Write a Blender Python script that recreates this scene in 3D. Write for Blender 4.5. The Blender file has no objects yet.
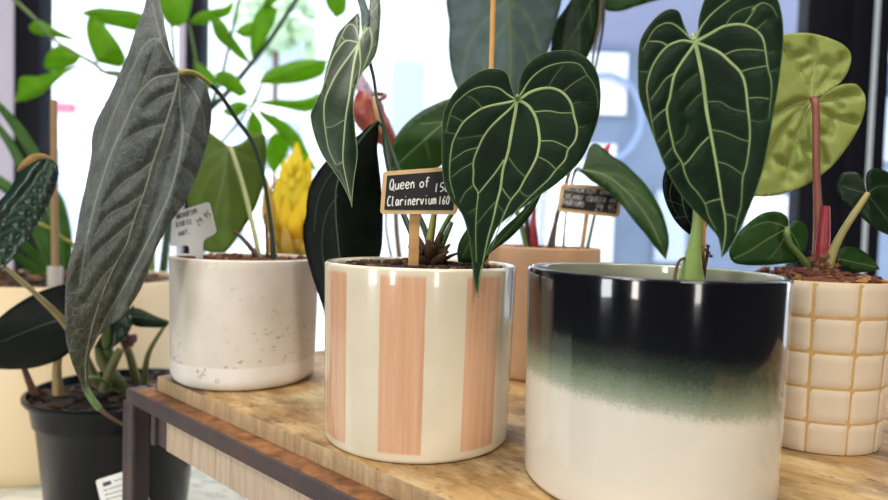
import bpy, math, random
import numpy as np
from mathutils.geometry import delaunay_2d_cdt
from mathutils import Vector
random.seed(7); RNG = np.random.default_rng(7)
scene = bpy.context.scene; COL = scene.collection
PI = math.pi
# ------------------------------------------------------------------ camera
FPX, PITCH, ROLL, EYE = 618.63, math.radians(2.234), math.radians(1.742), 0.145
_f = np.array([0, math.cos(PITCH), -math.sin(PITCH)]); _r = np.array([1., 0, 0]); _u = np.cross(_r, _f)
CR = math.cos(ROLL)*_r + math.sin(ROLL)*_u; CU = -math.sin(ROLL)*_r + math.cos(ROLL)*_u; CF = _f
CO = np.array([0, 0, EYE])
def ray(x, y):
    return (x-444)/FPX*CR - (y-250)/FPX*CU + CF
def W(x, y, Y):
    """point of the place seen along the direction (x, y) at world distance Y"""
    d = ray(x, y); return CO + d*(Y/d[1])
def onplane(x, y, p, n):
    d = ray(x, y); return CO + d*(((p-CO)@n)/(d@n))
def proj(P):
    d = np.asarray(P)-CO; return 444+FPX*(d@CR)/(d@CF), 250-FPX*(d@CU)/(d@CF)
cam = bpy.data.cameras.new('camera'); camo = bpy.data.objects.new('camera', cam); COL.objects.link(camo)
from mathutils import Matrix
camo.matrix_world = Matrix(((CR[0], CU[0], -CF[0], 0), (CR[1], CU[1], -CF[1], 0), (CR[2], CU[2], -CF[2], EYE), (0, 0, 0, 1)))
cam.sensor_width = 36; cam.lens = FPX/888*36; cam.clip_start = .01
cam.dof.use_dof = True; cam.dof.focus_distance = .40; cam.dof.aperture_fstop = 5.0
scene.camera = camo
# ------------------------------------------------------------------ materials
def srgb(*c):
    return tuple(((v/255)/12.92 if v/255 <= .04045 else ((v/255+.055)/1.055)**2.4) for v in c)+(1,)
class NT:
    def __init__(s, name):
        s.m = bpy.data.materials.new(name); s.m.use_nodes = True; s.t = s.m.node_tree
        s.t.nodes.clear(); s.out = s.t.nodes.new('ShaderNodeOutputMaterial')
    def n(s, ty, **kw):
        nd = s.t.nodes.new('ShaderNode'+ty)
        for k, v in kw.items():
            if k.startswith('_'): setattr(nd, k[1:], v)
            else: s.set(nd, k, v)
        return nd
    def set(s, nd, k, v):
        i = nd.inputs[int(k[1:])] if k[0] == 'i' and k[1:].isdigit() else nd.inputs[k.replace('_', ' ')]
        if isinstance(v, bpy.types.NodeSocket): s.t.links.new(v, i)
        else: i.default_value = v
    def co(s): return s.n('TexCoord').outputs['Object']
    def noise(s, scale, detail=4, rough=.55, vec=None, stretch=None, dist=0):
        v = vec or s.co()
        if stretch: v = s.n('Mapping', i0=v, Scale=stretch).outputs[0]
        return s.n('TexNoise', Vector=v, Scale=scale, Detail=detail, Roughness=rough, Distortion=dist).outputs[0]
    def ramp(s, fac, stops, interp='LINEAR'):
        nd = s.n('ValToRGB', Fac=fac); cr = nd.color_ramp; cr.interpolation = interp
        while len(cr.elements) < len(stops): cr.elements.new(.5)
        for e, (p, c) in zip(cr.elements, stops): e.position = p; e.color = c if len(c) == 4 else c+(1,)
        return nd.outputs[0]
    def mix(s, fac, a, b, mode='MIX'):
        nd = s.n('Mix', _data_type='RGBA', _blend_type=mode); s.set(nd, 'i0', fac)
        s.set(nd, 'i6', a); s.set(nd, 'i7', b); return nd.outputs[2]
    def math(s, op, a, b=0., c=0.):
        nd = s.n('Math', _operation=op, i0=a, i1=b)
        if c: s.set(nd, 'i2', c)
        return nd.outputs[0]
    def mrange(s, v, a, b, c=0., d=1.):
        return s.n('MapRange', Value=v, From_Min=a, From_Max=b, To_Min=c, To_Max=d).outputs[0]
    def attr(s, name): return s.n('Attribute', _attribute_name=name).outputs['Fac']
    def bump(s, h, strength=.3, dist=.001, normal=None):
        nd = s.n('Bump', Height=h, Strength=strength, Distance=dist)
        if normal: s.set(nd, 'Normal', normal)
        return nd.outputs[0]
    def pbr(s, col, rough=.5, normal=None, **kw):
        nd = s.n('BsdfPrincipled', Base_Color=col, Roughness=rough)
        if normal: s.set(nd, 'Normal', normal)
        for k, v in kw.items(): s.set(nd, k, v)
        return nd.outputs[0]
    def end(s, sh): s.t.links.new(sh, s.out.inputs[0]); return s.m
MATS = {}
def flat(name, col, rough=.5, bump=0, bscale=200, var=.12, vscale=40, **kw):
    if name in MATS: return MATS[name]
    t = NT(name); c = srgb(*col)
    d = tuple(v*(1-var) for v in c[:3])+(1,)
    l = tuple(min(1, v*(1+var)) for v in c[:3])+(1,)
    cc = t.ramp(t.noise(vscale), [(.3, d), (.7, l)])
    nm = t.bump(t.noise(bscale), bump, .001) if bump else None
    MATS[name] = t.end(t.pbr(cc, rough, nm, **kw)); return MATS[name]
def leafmat(name, col, halo=None, col2=None, rough=.45, trans=.15, tcol=None, bump=.25, bscale=500, halow=1.0, cell=None, sheen=0, vscale=60, coat=0, spec=.28, streak=0, tip=None, net=0):
    """leaf blade: two tones by noise, a zone in the halo colour along the veins (attribute vd), fine cell relief, some light let through"""
    if name in MATS: return MATS[name]
    t = NT(name); c1 = srgb(*col); c2 = srgb(*(col2 or tuple(v*.75 for v in col)))
    cc = t.ramp(t.noise(vscale, 5), [(.35, c2), (.65, c1)])
    if halo:
        h = t.mrange(t.attr('vd'), 0, halow, 1, 0); h = t.math('POWER', h, 2.2)
        cc = t.mix(t.math('MULTIPLY', h, .85), cc, srgb(*halo))
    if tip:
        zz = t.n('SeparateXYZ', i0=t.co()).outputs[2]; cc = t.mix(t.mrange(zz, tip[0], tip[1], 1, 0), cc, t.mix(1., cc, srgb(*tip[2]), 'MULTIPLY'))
    hgt = t.noise(bscale, 3)
    if streak:
        sv = t.n('Mapping', i0=t.co(), Rotation=(0, math.radians(28), 0)).outputs[0]
        hgt = t.math('ADD', t.math('MULTIPLY', hgt, .5), t.noise(streak, 4, .65, sv, (1, 1, .42), 1.2))
    if cell:
        v = t.n('TexVoronoi', _feature='DISTANCE_TO_EDGE', Vector=t.n('Mapping', i0=t.co(), Scale=(1, .5, .8)).outputs[0], Scale=cell).outputs[0]
        vv = t.mrange(v, 0, .12, 0, 1)
        hgt = t.math('ADD', t.math('MULTIPLY', hgt, .35), vv)
    if net:
        wv = t.n('VectorMath', _operation='ADD', i0=t.n('Mapping', i0=t.co(), Rotation=(0, math.radians(30), 0), Scale=(1, .6, .55)).outputs[0], i1=t.n('VectorMath', _operation='SCALE', i0=t.n('TexNoise', Vector=t.co(), Scale=90.).outputs[1], Scale=.006).outputs[0]).outputs[0]
        e = t.mrange(t.n('TexVoronoi', _feature='DISTANCE_TO_EDGE', Vector=wv, Scale=net).outputs[0], 0, .09, 1, 0)
        cc = t.mix(t.math('MULTIPLY', e, .16), cc, srgb(160, 164, 150)); hgt = t.math('ADD', hgt, t.math('MULTIPLY', e, .5))
    nm = t.bump(hgt, bump, .0012)
    p = t.pbr(cc, rough, nm, Specular_IOR_Level=spec)
    nd = p.node
    if sheen: nd.inputs['Sheen Weight'].default_value = sheen; nd.inputs['Sheen Roughness'].default_value = .45
    if coat: nd.inputs['Coat Weight'].default_value = coat; nd.inputs['Coat Roughness'].default_value = .2
    if trans:
        tr = t.n('BsdfTranslucent', Color=srgb(*(tcol or col)), Normal=nm).outputs[0]
        p = t.n('MixShader', i0=trans, i1=p, i2=tr).outputs[0]
    MATS[name] = t.end(p); return MATS[name]
def veinmat(name, col, thin):
    t = NT(name); c = t.mix(t.mrange(t.attr('vd'), .1, .8), srgb(*col), srgb(*thin)); c = t.mix(t.mrange(t.noise(90, 3), .35, .65, 0, .35), c, srgb(*thin))
    return t.end(t.pbr(c, .5, None, Specular_IOR_Level=.2))
# ------------------------------------------------------------------ mesh collector
class M:
    def __init__(s): s.v = []; s.f = []; s.mi = []; s.at = []
    def add(s, V, F, mi=0, at=None):
        k = len(s.v); s.v += [tuple(p) for p in V]
        s.f += [tuple(i+k for i in f) for f in F]; s.mi += [mi]*len(F)
        s.at += list(at) if at is not None else [1.]*len(V); return s
    def tube(s, pts, rad, n=10, mi=0, cap=True, flat=1., spl=True, step=6):
        P = np.array([np.asarray(p, float) for p in pts]); Rr = np.array(rad if np.ndim(rad) else [rad]*len(P), float)
        if spl and len(P) > 2:
            Q, RR = [], []
            for i in range(len(P)-1):
                p0, p1, p2, p3 = P[max(i-1, 0)], P[i], P[i+1], P[min(i+2, len(P)-1)]
                for k in range(step):
                    t = k/step; Q.append(.5*((2*p1)+(p2-p0)*t+(2*p0-5*p1+4*p2-p3)*t*t+(3*p1-p0-3*p2+p3)*t**3)); RR.append(Rr[i]*(1-t)+Rr[i+1]*t)
            Q.append(P[-1]); RR.append(Rr[-1]); P, Rr = np.array(Q), np.array(RR)
        T = np.gradient(P, axis=0); T /= np.linalg.norm(T, axis=1)[:, None]+1e-12
        a = np.array([0, 1., 0]) if abs(T[0][1]) < .9 else np.array([1., 0, 0])
        V = []
        for p, r, t in zip(P, Rr, T):
            b = np.cross(t, a); b /= np.linalg.norm(b)+1e-12; a2 = np.cross(b, t); a = a2/np.linalg.norm(a2)
            for k in range(n):
                w = 2*PI*k/n; V.append(p+r*(math.cos(w)*b+flat*math.sin(w)*a))
        m = len(P); F = [(i*n+k, i*n+(k+1) % n, (i+1)*n+(k+1) % n, (i+1)*n+k) for i in range(m-1) for k in range(n)]
        if cap: F += [tuple(range(n))[::-1], tuple((m-1)*n+k for k in range(n))]
        return s.add(V, F, mi)
    def lathe(s, prof, cx=0, cy=0, n=96, mi=0, closed=False):
        V = [(cx+r*math.cos(2*PI*k/n), cy+r*math.sin(2*PI*k/n), z) for r, z in prof for k in range(n)]
        m = len(prof); F = [(i*n+k, i*n+(k+1) % n, (i+1)*n+(k+1) % n, (i+1)*n+k) for i in range(m-1) for k in range(n)]
        F += [tuple(range(n))[::-1], tuple((m-1)*n+k for k in range(n))]
        return s.add(V, F, mi)
    def box(s, c, h, ax=None, mi=0, bev=0.):
        """box: centre, half sizes, axes (rows); bev chamfers the edges"""
        A = np.eye(3) if ax is None else np.array(ax, float); c = np.asarray(c, float); h = np.array(h, float)
        if bev <= 0:
            V = [c+A.T@(np.array(q)*h) for q in ((-1,-1,-1),(1,-1,-1),(1,1,-1),(-1,1,-1),(-1,-1,1),(1,-1,1),(1,1,1),(-1,1,1))]
            return s.add(V, [(0,3,2,1),(4,5,6,7),(0,1,5,4),(1,2,6,5),(2,3,7,6),(3,0,4,7)], mi)
        import bmesh
        bm = bmesh.new(); bmesh.ops.create_cube(bm, size=2)
        for v in bm.verts: v.co = Vector(np.array(v.co)*h)
        bmesh.ops.bevel(bm, geom=bm.edges[:], offset=bev, segments=2, affect='EDGES', profile=.6)
        bm.verts.index_update()
        V = [c+A.T@np.array(v.co) for v in bm.verts]; F = [tuple(v.index for v in f.verts) for f in bm.faces]; bm.free()
        return s.add(V, F, mi)
    def blob(s, c, r, sq=(1, 1, 1), jit=.25, mi=0, seg=7, ring=5):
        c = np.asarray(c, float); V = [c+np.array([0, 0, -r*sq[2]])]
        rot = random.random()*6
        for i in range(1, ring):
            for k in range(seg):
                a, b = PI*i/ring-PI/2, 2*PI*k/seg+rot; j = 1+random.uniform(-jit, jit)
                V.append(c+r*j*np.array([math.cos(a)*math.cos(b)*sq[0], math.cos(a)*math.sin(b)*sq[1], math.sin(a)*sq[2]]))
        V.append(c+np.array([0, 0, r*sq[2]])); L = len(V)-1
        F = [(0, 1+(k+1) % seg, 1+k) for k in range(seg)]
        for i in range(ring-2):
            o = 1+i*seg; F += [(o+k, o+(k+1) % seg, o+seg+(k+1) % seg, o+seg+k) for k in range(seg)]
        o = 1+(ring-2)*seg; F += [(L, o+k, o+(k+1) % seg) for k in range(seg)]
        return s.add(V, F, mi)
    def extr(s, poly, d, mi=0):
        """planar polygon (3-D points) with thickness vector d"""
        n = len(poly); V = [np.asarray(p) for p in poly]+[np.asarray(p)+d for p in poly]
        return s.add(V, [tuple(range(n)), tuple(range(2*n-1, n-1, -1))]+[(i, i+n, (i+1) % n+n, (i+1) % n) for i in range(n)], mi)
    def build(s, name, mats, parent=None, smooth=True, kind=None, loc=None):
        o = np.array(WLOC.get(parent.name, (0, 0, 0)) if parent is not None else (loc if loc is not None else (0, 0, 0)), float)
        me = bpy.data.meshes.new(name); me.from_pydata([tuple(np.asarray(p)-o) for p in s.v], [], s.f)
        for m in (mats if isinstance(mats, (list, tuple)) else [mats]): me.materials.append(m)
        me.polygons.foreach_set('material_index', s.mi)
        me.polygons.foreach_set('use_smooth', [bool(smooth)]*len(s.f))
        if any(a != 1. for a in s.at):
            a = me.attributes.new('vd', 'FLOAT', 'POINT'); a.data.foreach_set('value', np.array(s.at, dtype=np.float32))
        me.validate(); me.update()
        if smooth is True: me.set_sharp_from_angle(angle=math.radians(42))
        ob = bpy.data.objects.new(name, me); COL.objects.link(ob)
        if parent is not None: ob.parent = parent; WLOC[ob.name] = tuple(o)
        else: ob.location = o; WLOC[ob.name] = tuple(o)
        if kind: ob['kind'] = kind
        return ob
WLOC = {}
def thing(name, label, cat, loc, group=None):
    o = bpy.data.objects.new(name, None); COL.objects.link(o); o.location = loc; o.empty_display_size = .02
    WLOC[o.name] = tuple(loc); return tag(o, label, cat, group)
def tag(o, label, cat, group=None):
    o['label'] = label; o['category'] = cat
    if group: o['group'] = group
    return o
# ------------------------------------------------------------------ leaves
def spl(pts, step=2., closed=False):
    P = [np.array(p, float) for p in pts]; out = []
    n = len(P)
    for i in range(n if closed else n-1):
        g = (lambda k: P[k % n]) if closed else (lambda k: P[min(max(k, 0), n-1)])
        p0, p1, p2, p3 = g(i-1), g(i), g(i+1), g(i+2)
        m = max(2, int(np.linalg.norm(p2-p1)/step))
        for k in range(m):
            t = k/m; out.append(.5*((2*p1)+(p2-p0)*t+(2*p0-5*p1+4*p2-p3)*t*t+(3*p1-p0-3*p2+p3)*t**3))
    if not closed: out.append(P[-1])
    return np.array(out)
def inside(P, poly):
    x, y = P[:, 0], P[:, 1]; r = np.zeros(len(P), bool); j = len(poly)-1
    for i in range(len(poly)):
        xi, yi = poly[i]; xj, yj = poly[j]
        if yi != yj:
            c = ((yi > y) != (yj > y)) & (x < (xj-xi)*(y-yi)/(yj-yi)+xi); r ^= c
        j = i
    return r
def dist(P, Q):
    out = np.empty(len(P))
    for i in range(0, len(P), 2000): out[i:i+2000] = np.sqrt(((P[i:i+2000, None, :]-Q[None])**2).sum(-1)).min(1)
    return out
def leaf(par, name, segs, Yf, mats, veins=(), sp=4., quilt=0., qw=6., edge=0., ew=8., thick=.0006, vh=.00035, halo=4., label=None, wob=0., ridge=(), backveins=False):
    """leaf blade. segs: outline as open splines in viewing directions; Yf(x, y): distance of the blade;
    veins: (points, width, width_end). The blade gets its own relief, thickness and raised veins."""
    ol = []
    for sg in segs:
        q = spl(sg, max(1.5, sp*.6)); ol += [tuple(p) for p in q[:-1]]
    O = np.array(ol)
    lo, hi = O.min(0), O.max(0); g = []
    yy = lo[1]; k = 0
    while yy < hi[1]:
        xs = np.arange(lo[0]+(k % 2)*sp/2, hi[0], sp); g += [(x, yy) for x in xs]; yy += sp*.866; k += 1
    G = np.array(g); G = G[inside(G, O)]; G = G[dist(G, O) > sp*.55] if len(G) else G
    P = np.vstack([O, G]) if len(G) else O
    n = len(O)
    r = delaunay_2d_cdt([Vector(p) for p in P], [(i, (i+1) % n) for i in range(n)], [], 0, 1e-6)
    P = np.array([tuple(v) for v in r[0]]); T = [tuple(f) for f in r[2]]
    cen = np.array([P[list(t)].mean(0) for t in T]); ok = inside(cen, O); T = [t for t, a in zip(T, ok) if a]
    VS = [(spl(v[0], 2.), v[1], v[2]) for v in veins]
    VP = np.vstack([v[0] for v in VS]) if VS else None
    def relief(Q):
        y = np.array([Yf(a, b) for a, b in Q])
        if quilt and VP is not None: y = y-quilt*(1-np.exp(-(dist(Q, VP)/qw)**2))
        if edge: y = y+edge*np.exp(-(dist(Q, O)/ew)**2)
        for pts, amp, w in ridge: y = y-amp*np.exp(-(dist(Q, spl(pts, 2.))/w)**2)
        if wob: y = y+wob*(np.sin(Q[:, 0]*.11+Q[:, 1]*.05)+np.sin(Q[:, 1]*.09-Q[:, 0]*.04))
        return y
    Y = relief(P); vd = dist(P, VP)/halo if VP is not None else np.ones(len(P))*9
    F3 = np.array([W(a, b, c) for (a, b), c in zip(P, Y)]); B3 = np.array([W(a, b, c+thick) for (a, b), c in zip(P, Y)])
    N = len(P); faces = []; cnt = {}
    for t in T:
        a, b, c = (P[i] for i in t)
        if (b[0]-a[0])*(c[1]-a[1])-(b[1]-a[1])*(c[0]-a[0]) > 0: t = t[::-1]
        faces.append(t)
        for i in range(3): cnt[(t[i], t[(i+1) % 3])] = 1
    bf = [tuple(i+N for i in t[::-1]) for t in faces]
    side = [(b, a, a+N, b+N) for (a, b) in cnt if (b, a) not in cnt]
    m = M(); m.add(np.vstack([F3, B3]), faces+bf+side, 0, np.concatenate([vd, vd]))
    for q, w0, w1 in VS:
        if len(q) < 2: continue
        t = np.gradient(q, axis=0); t /= np.linalg.norm(t, axis=1)[:, None]+1e-9; nn = np.stack([-t[:, 1], t[:, 0]], -1)
        w = np.linspace(w0, w1, len(q))[:, None]/2
        yl, yc, yr = relief(q-nn*w), relief(q), relief(q+nn*w)
        if quilt == 0: pass
        V = []
        for i in range(len(q)):
            h = vh*(.35+.65*w[i, 0]*2/max(w0, .1))
            for pt, y in ((q[i]-nn[i]*w[i], yl[i]-.00012), (q[i]-nn[i]*w[i]*.4, min(yc[i], yl[i])-h), (q[i]+nn[i]*w[i]*.4, min(yc[i], yr[i])-h), (q[i]+nn[i]*w[i], yr[i]-.00012)):
                V.append(W(pt[0], pt[1], y))
        L = len(q); FF = [(i*4+k+1, i*4+k, i*4+4+k, i*4+k+5) for i in range(L-1) for k in range(3)]
        # orient towards the viewer
        m.add(V, FF, 1, [float(min(1, max(0, 1-w[i, 0]*2/2.6))) for i in range(len(q)) for _ in range(4)])
    ob = m.build(name, mats, par, smooth='leaf')
    if label: ob['label'] = label
    return ob
def lin(x0, y0, Y0, gx, gy): return lambda x, y: Y0+(x-x0)*gx+(y-y0)*gy
def stem(par, pts, rad, mat, name='petiole', n=10, label=None, flat=1.):
    """pts: (x, y, Y, radius in px at that distance) or with one rad"""
    P = [W(p[0], p[1], p[2]) for p in pts]
    R = [(p[3] if len(p) > 3 else rad)*p[2]/FPX for p in pts]
    o = M().tube(P, R, n, flat=flat).build(name, mat, par)
    if label: o['label'] = label
    return o
def pot_profile(rt, rb, H, wall=.004, lip=.002, base=.003, inner=.02):
    pr = [(rb*.6, 0), (rb-base, 0)]
    for k in range(1, 5): a = k/4*PI/2; pr.append((rb-base+base*math.sin(a), base-base*math.cos(a)))
    for k in range(1, 13): pr.append((rb+(rt-rb)*k/13, base+(H-base-lip)*k/13))
    for k in range(0, 9):
        a = k/8*PI; pr.append((rt-wall/2+wall/2*math.cos(a), H-lip+lip*math.sin(a)))
    pr += [(rt-wall, H-inner*.5), (rt-wall, H-inner-.012)]
    return pr
def soil(par, cx, cy, r, z, mats, name='soil', bumps=60, hump=.002, size=(.0012, .004)):
    m = M(); n = 40; V = [(cx, cy, z+hump)]; K = 10
    for i in range(1, K+1):
        for k in range(n):
            rr = r*i/K; V.append((cx+rr*math.cos(2*PI*k/n), cy+rr*math.sin(2*PI*k/n), z+hump*(1-(i/K)**2)+random.uniform(-.0006, .0006)))
    F = [(0, 1+k, 1+(k+1) % n) for k in range(n)]
    for i in range(K-1):
        o = 1+i*n; F += [(o+k, o+n+k, o+n+(k+1) % n, o+(k+1) % n) for k in range(n)]
    m.add(V, F)
    for _ in range(bumps):
        a, q = random.random()*2*PI, r*.93*math.sqrt(random.random()); s_ = random.uniform(*size)
        m.blob((cx+q*math.cos(a), cy+q*math.sin(a), z+hump*(1-(q/r)**2)+s_*.3), s_, (random.uniform(.6, 1.5), random.uniform(.6, 1.5), random.uniform(.4, .9)), .3, random.choice([0, 0, 1]), 6, 4)
    return m.build(name, mats, par)
# ------------------------------------------------------------------ the bench of boards in an angle-iron frame
C0 = np.array([-.25868, .56016, 0]); BU = np.array([.74459, -.66752, 0]); BW = np.array([.66927, .74302, 0])
BU /= np.linalg.norm(BU); BW = np.array([-BU[1], BU[0], 0]); ZZ = np.array([0, 0, 1.]); AX = [BU, BW, ZZ]
def B(a, b, z): return C0+BU*a+BW*b+ZZ*z
def wood(name, c1, c2, c3, axis=(1, 14, 14), rot=0., scale=7, rough=.55, bmp=.35, stain=True):
    t = NT(name); v = t.n('Mapping', i0=t.co(), Rotation=(0, 0, rot)).outputs[0]
    g = t.noise(scale, 8, .66, v, axis, .6); big = t.noise(15, 7, .65, v, (1, 1.9, 1))
    c = t.ramp(g, [(.28, srgb(*c2)), (.5, srgb(*c1)), (.72, srgb(*c3))])
    if stain:
        c = t.mix(t.mrange(big, .46, .62, 0, .85), c, srgb(*[q*.70 for q in c2]))
        sp = t.noise(95, 4, .6, v, (1, 2.2, 1)); c = t.mix(t.mrange(sp, .60, .69, 0, .75), c, srgb(62, 44, 26))
        pl = t.noise(20, 7, .65, v, (1, 2., 1)); c = t.mix(t.mrange(pl, .52, .68, 0, .6), c, srgb(218, 198, 152))
    return t.end(t.pbr(c, rough, t.bump(t.math('ADD', g, t.noise(240, 3)), bmp, .0012)))
ang = math.atan2(BU[1], BU[0])
m_top = wood('worn_wood_top', (178, 142, 90), (142, 104, 62), (198, 168, 118), (3, 9, 9), -ang, 6)
m_edge = wood('sawn_board_edge', (182, 154, 116), (150, 120, 86), (204, 180, 144), (14, 14, 1.6), -ang, 10, .8, .6, False)
m_apron = wood('pale_sawn_wood', (196, 174, 150), (168, 140, 116), (214, 196, 174), (16, 16, 1.2), -ang, 9, .7, .5, False)
def rust():
    t = NT('rusty_iron'); n = t.noise(45, 6, .65); f = t.noise(420, 4, .7)
    c = t.ramp(n, [(.36, srgb(62, 54, 58)), (.55, srgb(80, 66, 66)), (.72, srgb(106, 78, 60))])
    c = t.mix(t.mrange(f, .55, .7, 0, .7), c, srgb(44, 36, 36))
    return t.end(t.pbr(c, t.ramp(n, [(.4, (.5, .5, .5)), (.6, (.75, .75, .75))]), t.bump(f, .6, .001)))
m_rust = rust()
bench = thing('display_bench', 'worn wooden bench top in a rusty angle iron frame carrying the five planters', 'bench', tuple(B(.3, .3, -.217)))
LA, LB = .80, .62
def topboard():
    m = M()
    m.box(B(LA/2, LB/2, -.0068), (LA/2, LB/2, .0068), AX, 0, .0016)
    o = m.build('tabletop', [m_top, m_edge], bench)
    for pl in o.data.polygons:
        if np.array(pl.normal) @ -BW > .6: pl.material_index = 1
    return o
topboard()
S, TZ, TB, EA = .0165, -.0135, -.0262, -.027      # rail: outwards offset, top, bottom, end
m_rtop = flat('orange_rust', (130, 88, 54), .9, .6, 300, .5, 90)
def rail(a0, a1, b0, b1, name='rail', top=False):
    m = M(); a, b = (a0+a1)/2, (b0+b1)/2
    m.box(B(a, b, (TZ+TB)/2), ((a1-a0)/2, (b1-b0)/2, (TZ-TB)/2), AX, 0, .0012)
    if top: m.box(B(a, b+.0006, TZ-.0005), ((a1-a0)/2-.013, (b1-b0)/2-.0016, .0009), AX, 1, .0003)
    return m.build(name, [m_rust, m_rtop], bench)
rail(EA, LA+.02, -S, .004, top=True)                     # long front rail
rail(EA, LA+.02, LB+.0015, LB+S)
rail(EA, EA+.0135, -.0015, LB+.0015, 'end_rail')
rail(LA+.0055, LA+.02, -.0015, LB+.0015, 'end_rail')
m = M(); m.box(B(LA/2, LB/2, -.0172), (LA/2-.03, LB/2-.012, .0034), AX); m.build('underside_board', m_apron, bench)
def leg(a, b, sa, sb):
    m = M(); zc, h = (-.217+TB)/2, (TB+.217)/2
    m.box(B(a+sa*.0105, b+sb*.0016, zc), (.0105, .0016, h), AX, 0, .0005)
    m.box(B(a+sa*.0016, b+sb*.0105, zc), (.0016, .0105, h), AX, 0, .0005)
    m.build('leg', m_rust, bench)
leg(EA, -S, .36, 1); leg(EA, LB+S, 1, -1); leg(LA+.02, -S, -1, 1); leg(LA+.02, LB+S, -1, -1)
m = M(); m.box(B(.030, .002, -.0405), (.0115, .0115, .0142), AX, 0, .001); m.box(B(.0225, -.0105, -.0405), (.004, .0025, .0145), AX, 0, .0008)
m.build('corner_bracket', m_rust, bench)
m = M(); m.box(B(.050+.36, -.0075, -.0395), (.36, .0055, .0132), AX, 0, .0006); m.build('apron', m_apron, bench)
# ------------------------------------------------------------------ pots
POT = dict(striped=(-.0157, .4318, .0662, .0640, .1192), green=(.1228, .3631, .0726, .0706, .1228),
           concrete=(-.1828, .5730, .0658, .0640, .1112), tile=(.269, .453, .0534, .048, .1158), peach=(.1015, .6309, .0567, .0590, .1273))
m_soil = [flat('dark_soil', (62, 42, 30), .95, .6, 300, .35, 300), flat('bark_chip', (116, 82, 54), .9, .4, 300, .3, 200)]
m_rsoil = [flat('reddish_soil', (98, 58, 38), .95, .6, 300, .35, 300), flat('dry_fibre', (150, 104, 66), .9, .4, 300, .3, 200)]
def loc_angle(t, cx, cy):
    """angle around the pot's axis (object origin is the pot's base centre)"""
    s = t.n('SeparateXYZ', i0=t.co()).outputs
    return s, t.math('ARCTAN2', s[0], t.math('MULTIPLY', s[1], -1.))
def striped_mat():
    t = NT('striped_glaze'); s, a = loc_angle(t, 0, 0)
    w = t.math('MULTIPLY', t.math('SUBTRACT', t.noise(60, 2), .5), .012)
    per = math.radians(46.8); off = math.radians(7.2)
    ph = t.math('FRACT', t.math('ADD', t.math('DIVIDE', t.math('ADD', t.math('ADD', a, w), off), per), 10.5))
    d = t.math('ABSOLUTE', t.math('SUBTRACT', ph, .5))
    st = t.mrange(d, .256, .264, 1, 0)
    z = s[2]; zz = t.math('MULTIPLY', t.mrange(z, .0055, .0072), t.mrange(z, .1132, .1158, 1, 0))
    st = t.math('MULTIPLY', st, zz)
    streak = t.noise(60, 5, .7, None, (5, 5, .12))
    pink = t.ramp(streak, [(.3, srgb(212, 160, 124)), (.5, srgb(221, 173, 138)), (.72, srgb(229, 188, 156))])
    cream = t.ramp(t.noise(30), [(.3, srgb(224, 212, 184)), (.7, srgb(232, 222, 198))])
    c = t.mix(st, cream, pink)
    return t.end(t.pbr(c, .16, None, Coat_Weight=.6, Coat_Roughness=.04, Specular_IOR_Level=.5))
def green_mat():
    t = NT('reactive_green_glaze'); s, a = loc_angle(t, 0, 0)
    z = t.math('ADD', s[2], t.math('MULTIPLY', t.math('SUBTRACT', t.noise(25, 3), .5), .008))
    z = t.math('ADD', z, t.math('MULTIPLY', s[0], .085))
    grain = t.noise(1500, 2, .7)
    z = t.math('ADD', z, t.math('MULTIPLY', t.math('SUBTRACT', grain, .5), .017))
    f = t.mrange(z, .037, .127)
    c = t.ramp(f, [(.0, srgb(226, 220, 206)), (.20, srgb(224, 219, 204)), (.25, srgb(160, 168, 146)), (.34, srgb(112, 126, 104)), (.42, srgb(60, 72, 60)), (.54, srgb(20, 22, 26)), (1, srgb(12, 13, 22))])
    r2 = t.n('VectorMath', _operation='LENGTH', i0=t.n('CombineXYZ', X=s[0], Y=s[1]).outputs[0]).outputs['Value']
    c = t.mix(t.mrange(r2, .0694, .0698, 1, 0), c, srgb(176, 180, 158))
    return t.end(t.pbr(c, .1, t.bump(t.noise(40, 2), .04, .002), Coat_Weight=.5, Coat_Roughness=.03))
def concrete_mat():
    t = NT('cast_concrete'); s, a = loc_angle(t, 0, 0)
    edge = t.math('ADD', s[2], t.math('MULTIPLY', t.math('SUBTRACT', t.noise(40), .5), .002))
    band = t.mrange(edge, .0205, .0215, 1, 0)
    c = t.ramp(t.noise(22, 6), [(.3, srgb(212, 204, 190)), (.7, srgb(228, 221, 209))])
    pit = t.noise(150, 2, .5, None, (1, 1, 1.8)); dens = t.noise(14, 2)
    pm = t.math('MULTIPLY', t.mrange(pit, .645, .68), t.mrange(dens, .42, .55))
    c = t.mix(t.math('MULTIPLY', pm, .6), c, srgb(140, 130, 116))
    c = t.mix(band, c, t.ramp(t.noise(30, 4), [(.3, srgb(226, 221, 212)), (.7, srgb(240, 236, 229))]))
    h = t.math('SUBTRACT', t.math('MULTIPLY', t.noise(300, 4), .35), t.math('MULTIPLY', pm, t.math('SUBTRACT', 1., band)))
    for (px, py, r) in ((198, 371, .0024), (203, 374, .0028), (200, 377, .002), (217, 381, .0026), (205, 370, .0016)):
        q = np.array(POTHIT(px, py)); d = t.n('VectorMath', _operation='DISTANCE', i0=t.co(), i1=tuple(q)).outputs['Value']
        k = t.math('MULTIPLY', t.mrange(d, r*.6, r, 1, 0), t.mrange(t.noise(900, 2), .48, .56)); c = t.mix(t.math('MULTIPLY', k, .8), c, srgb(128, 122, 116))
    return t.end(t.pbr(c, .75, t.bump(h, .55, .0012)))
def POTHIT(px, py):
    cx, cy, rt, rb, H = POT['concrete']; d = ray(px, py); r = (rt+rb)/2-.001
    a = d[0]**2+d[1]**2; b = -2*(d[0]*cx+d[1]*cy); c = cx*cx+cy*cy-r*r
    k = (-b-math.sqrt(max(0, b*b-4*a*c)))/(2*a); p = CO+d*k; return p-np.array([cx, cy, 0])
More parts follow.
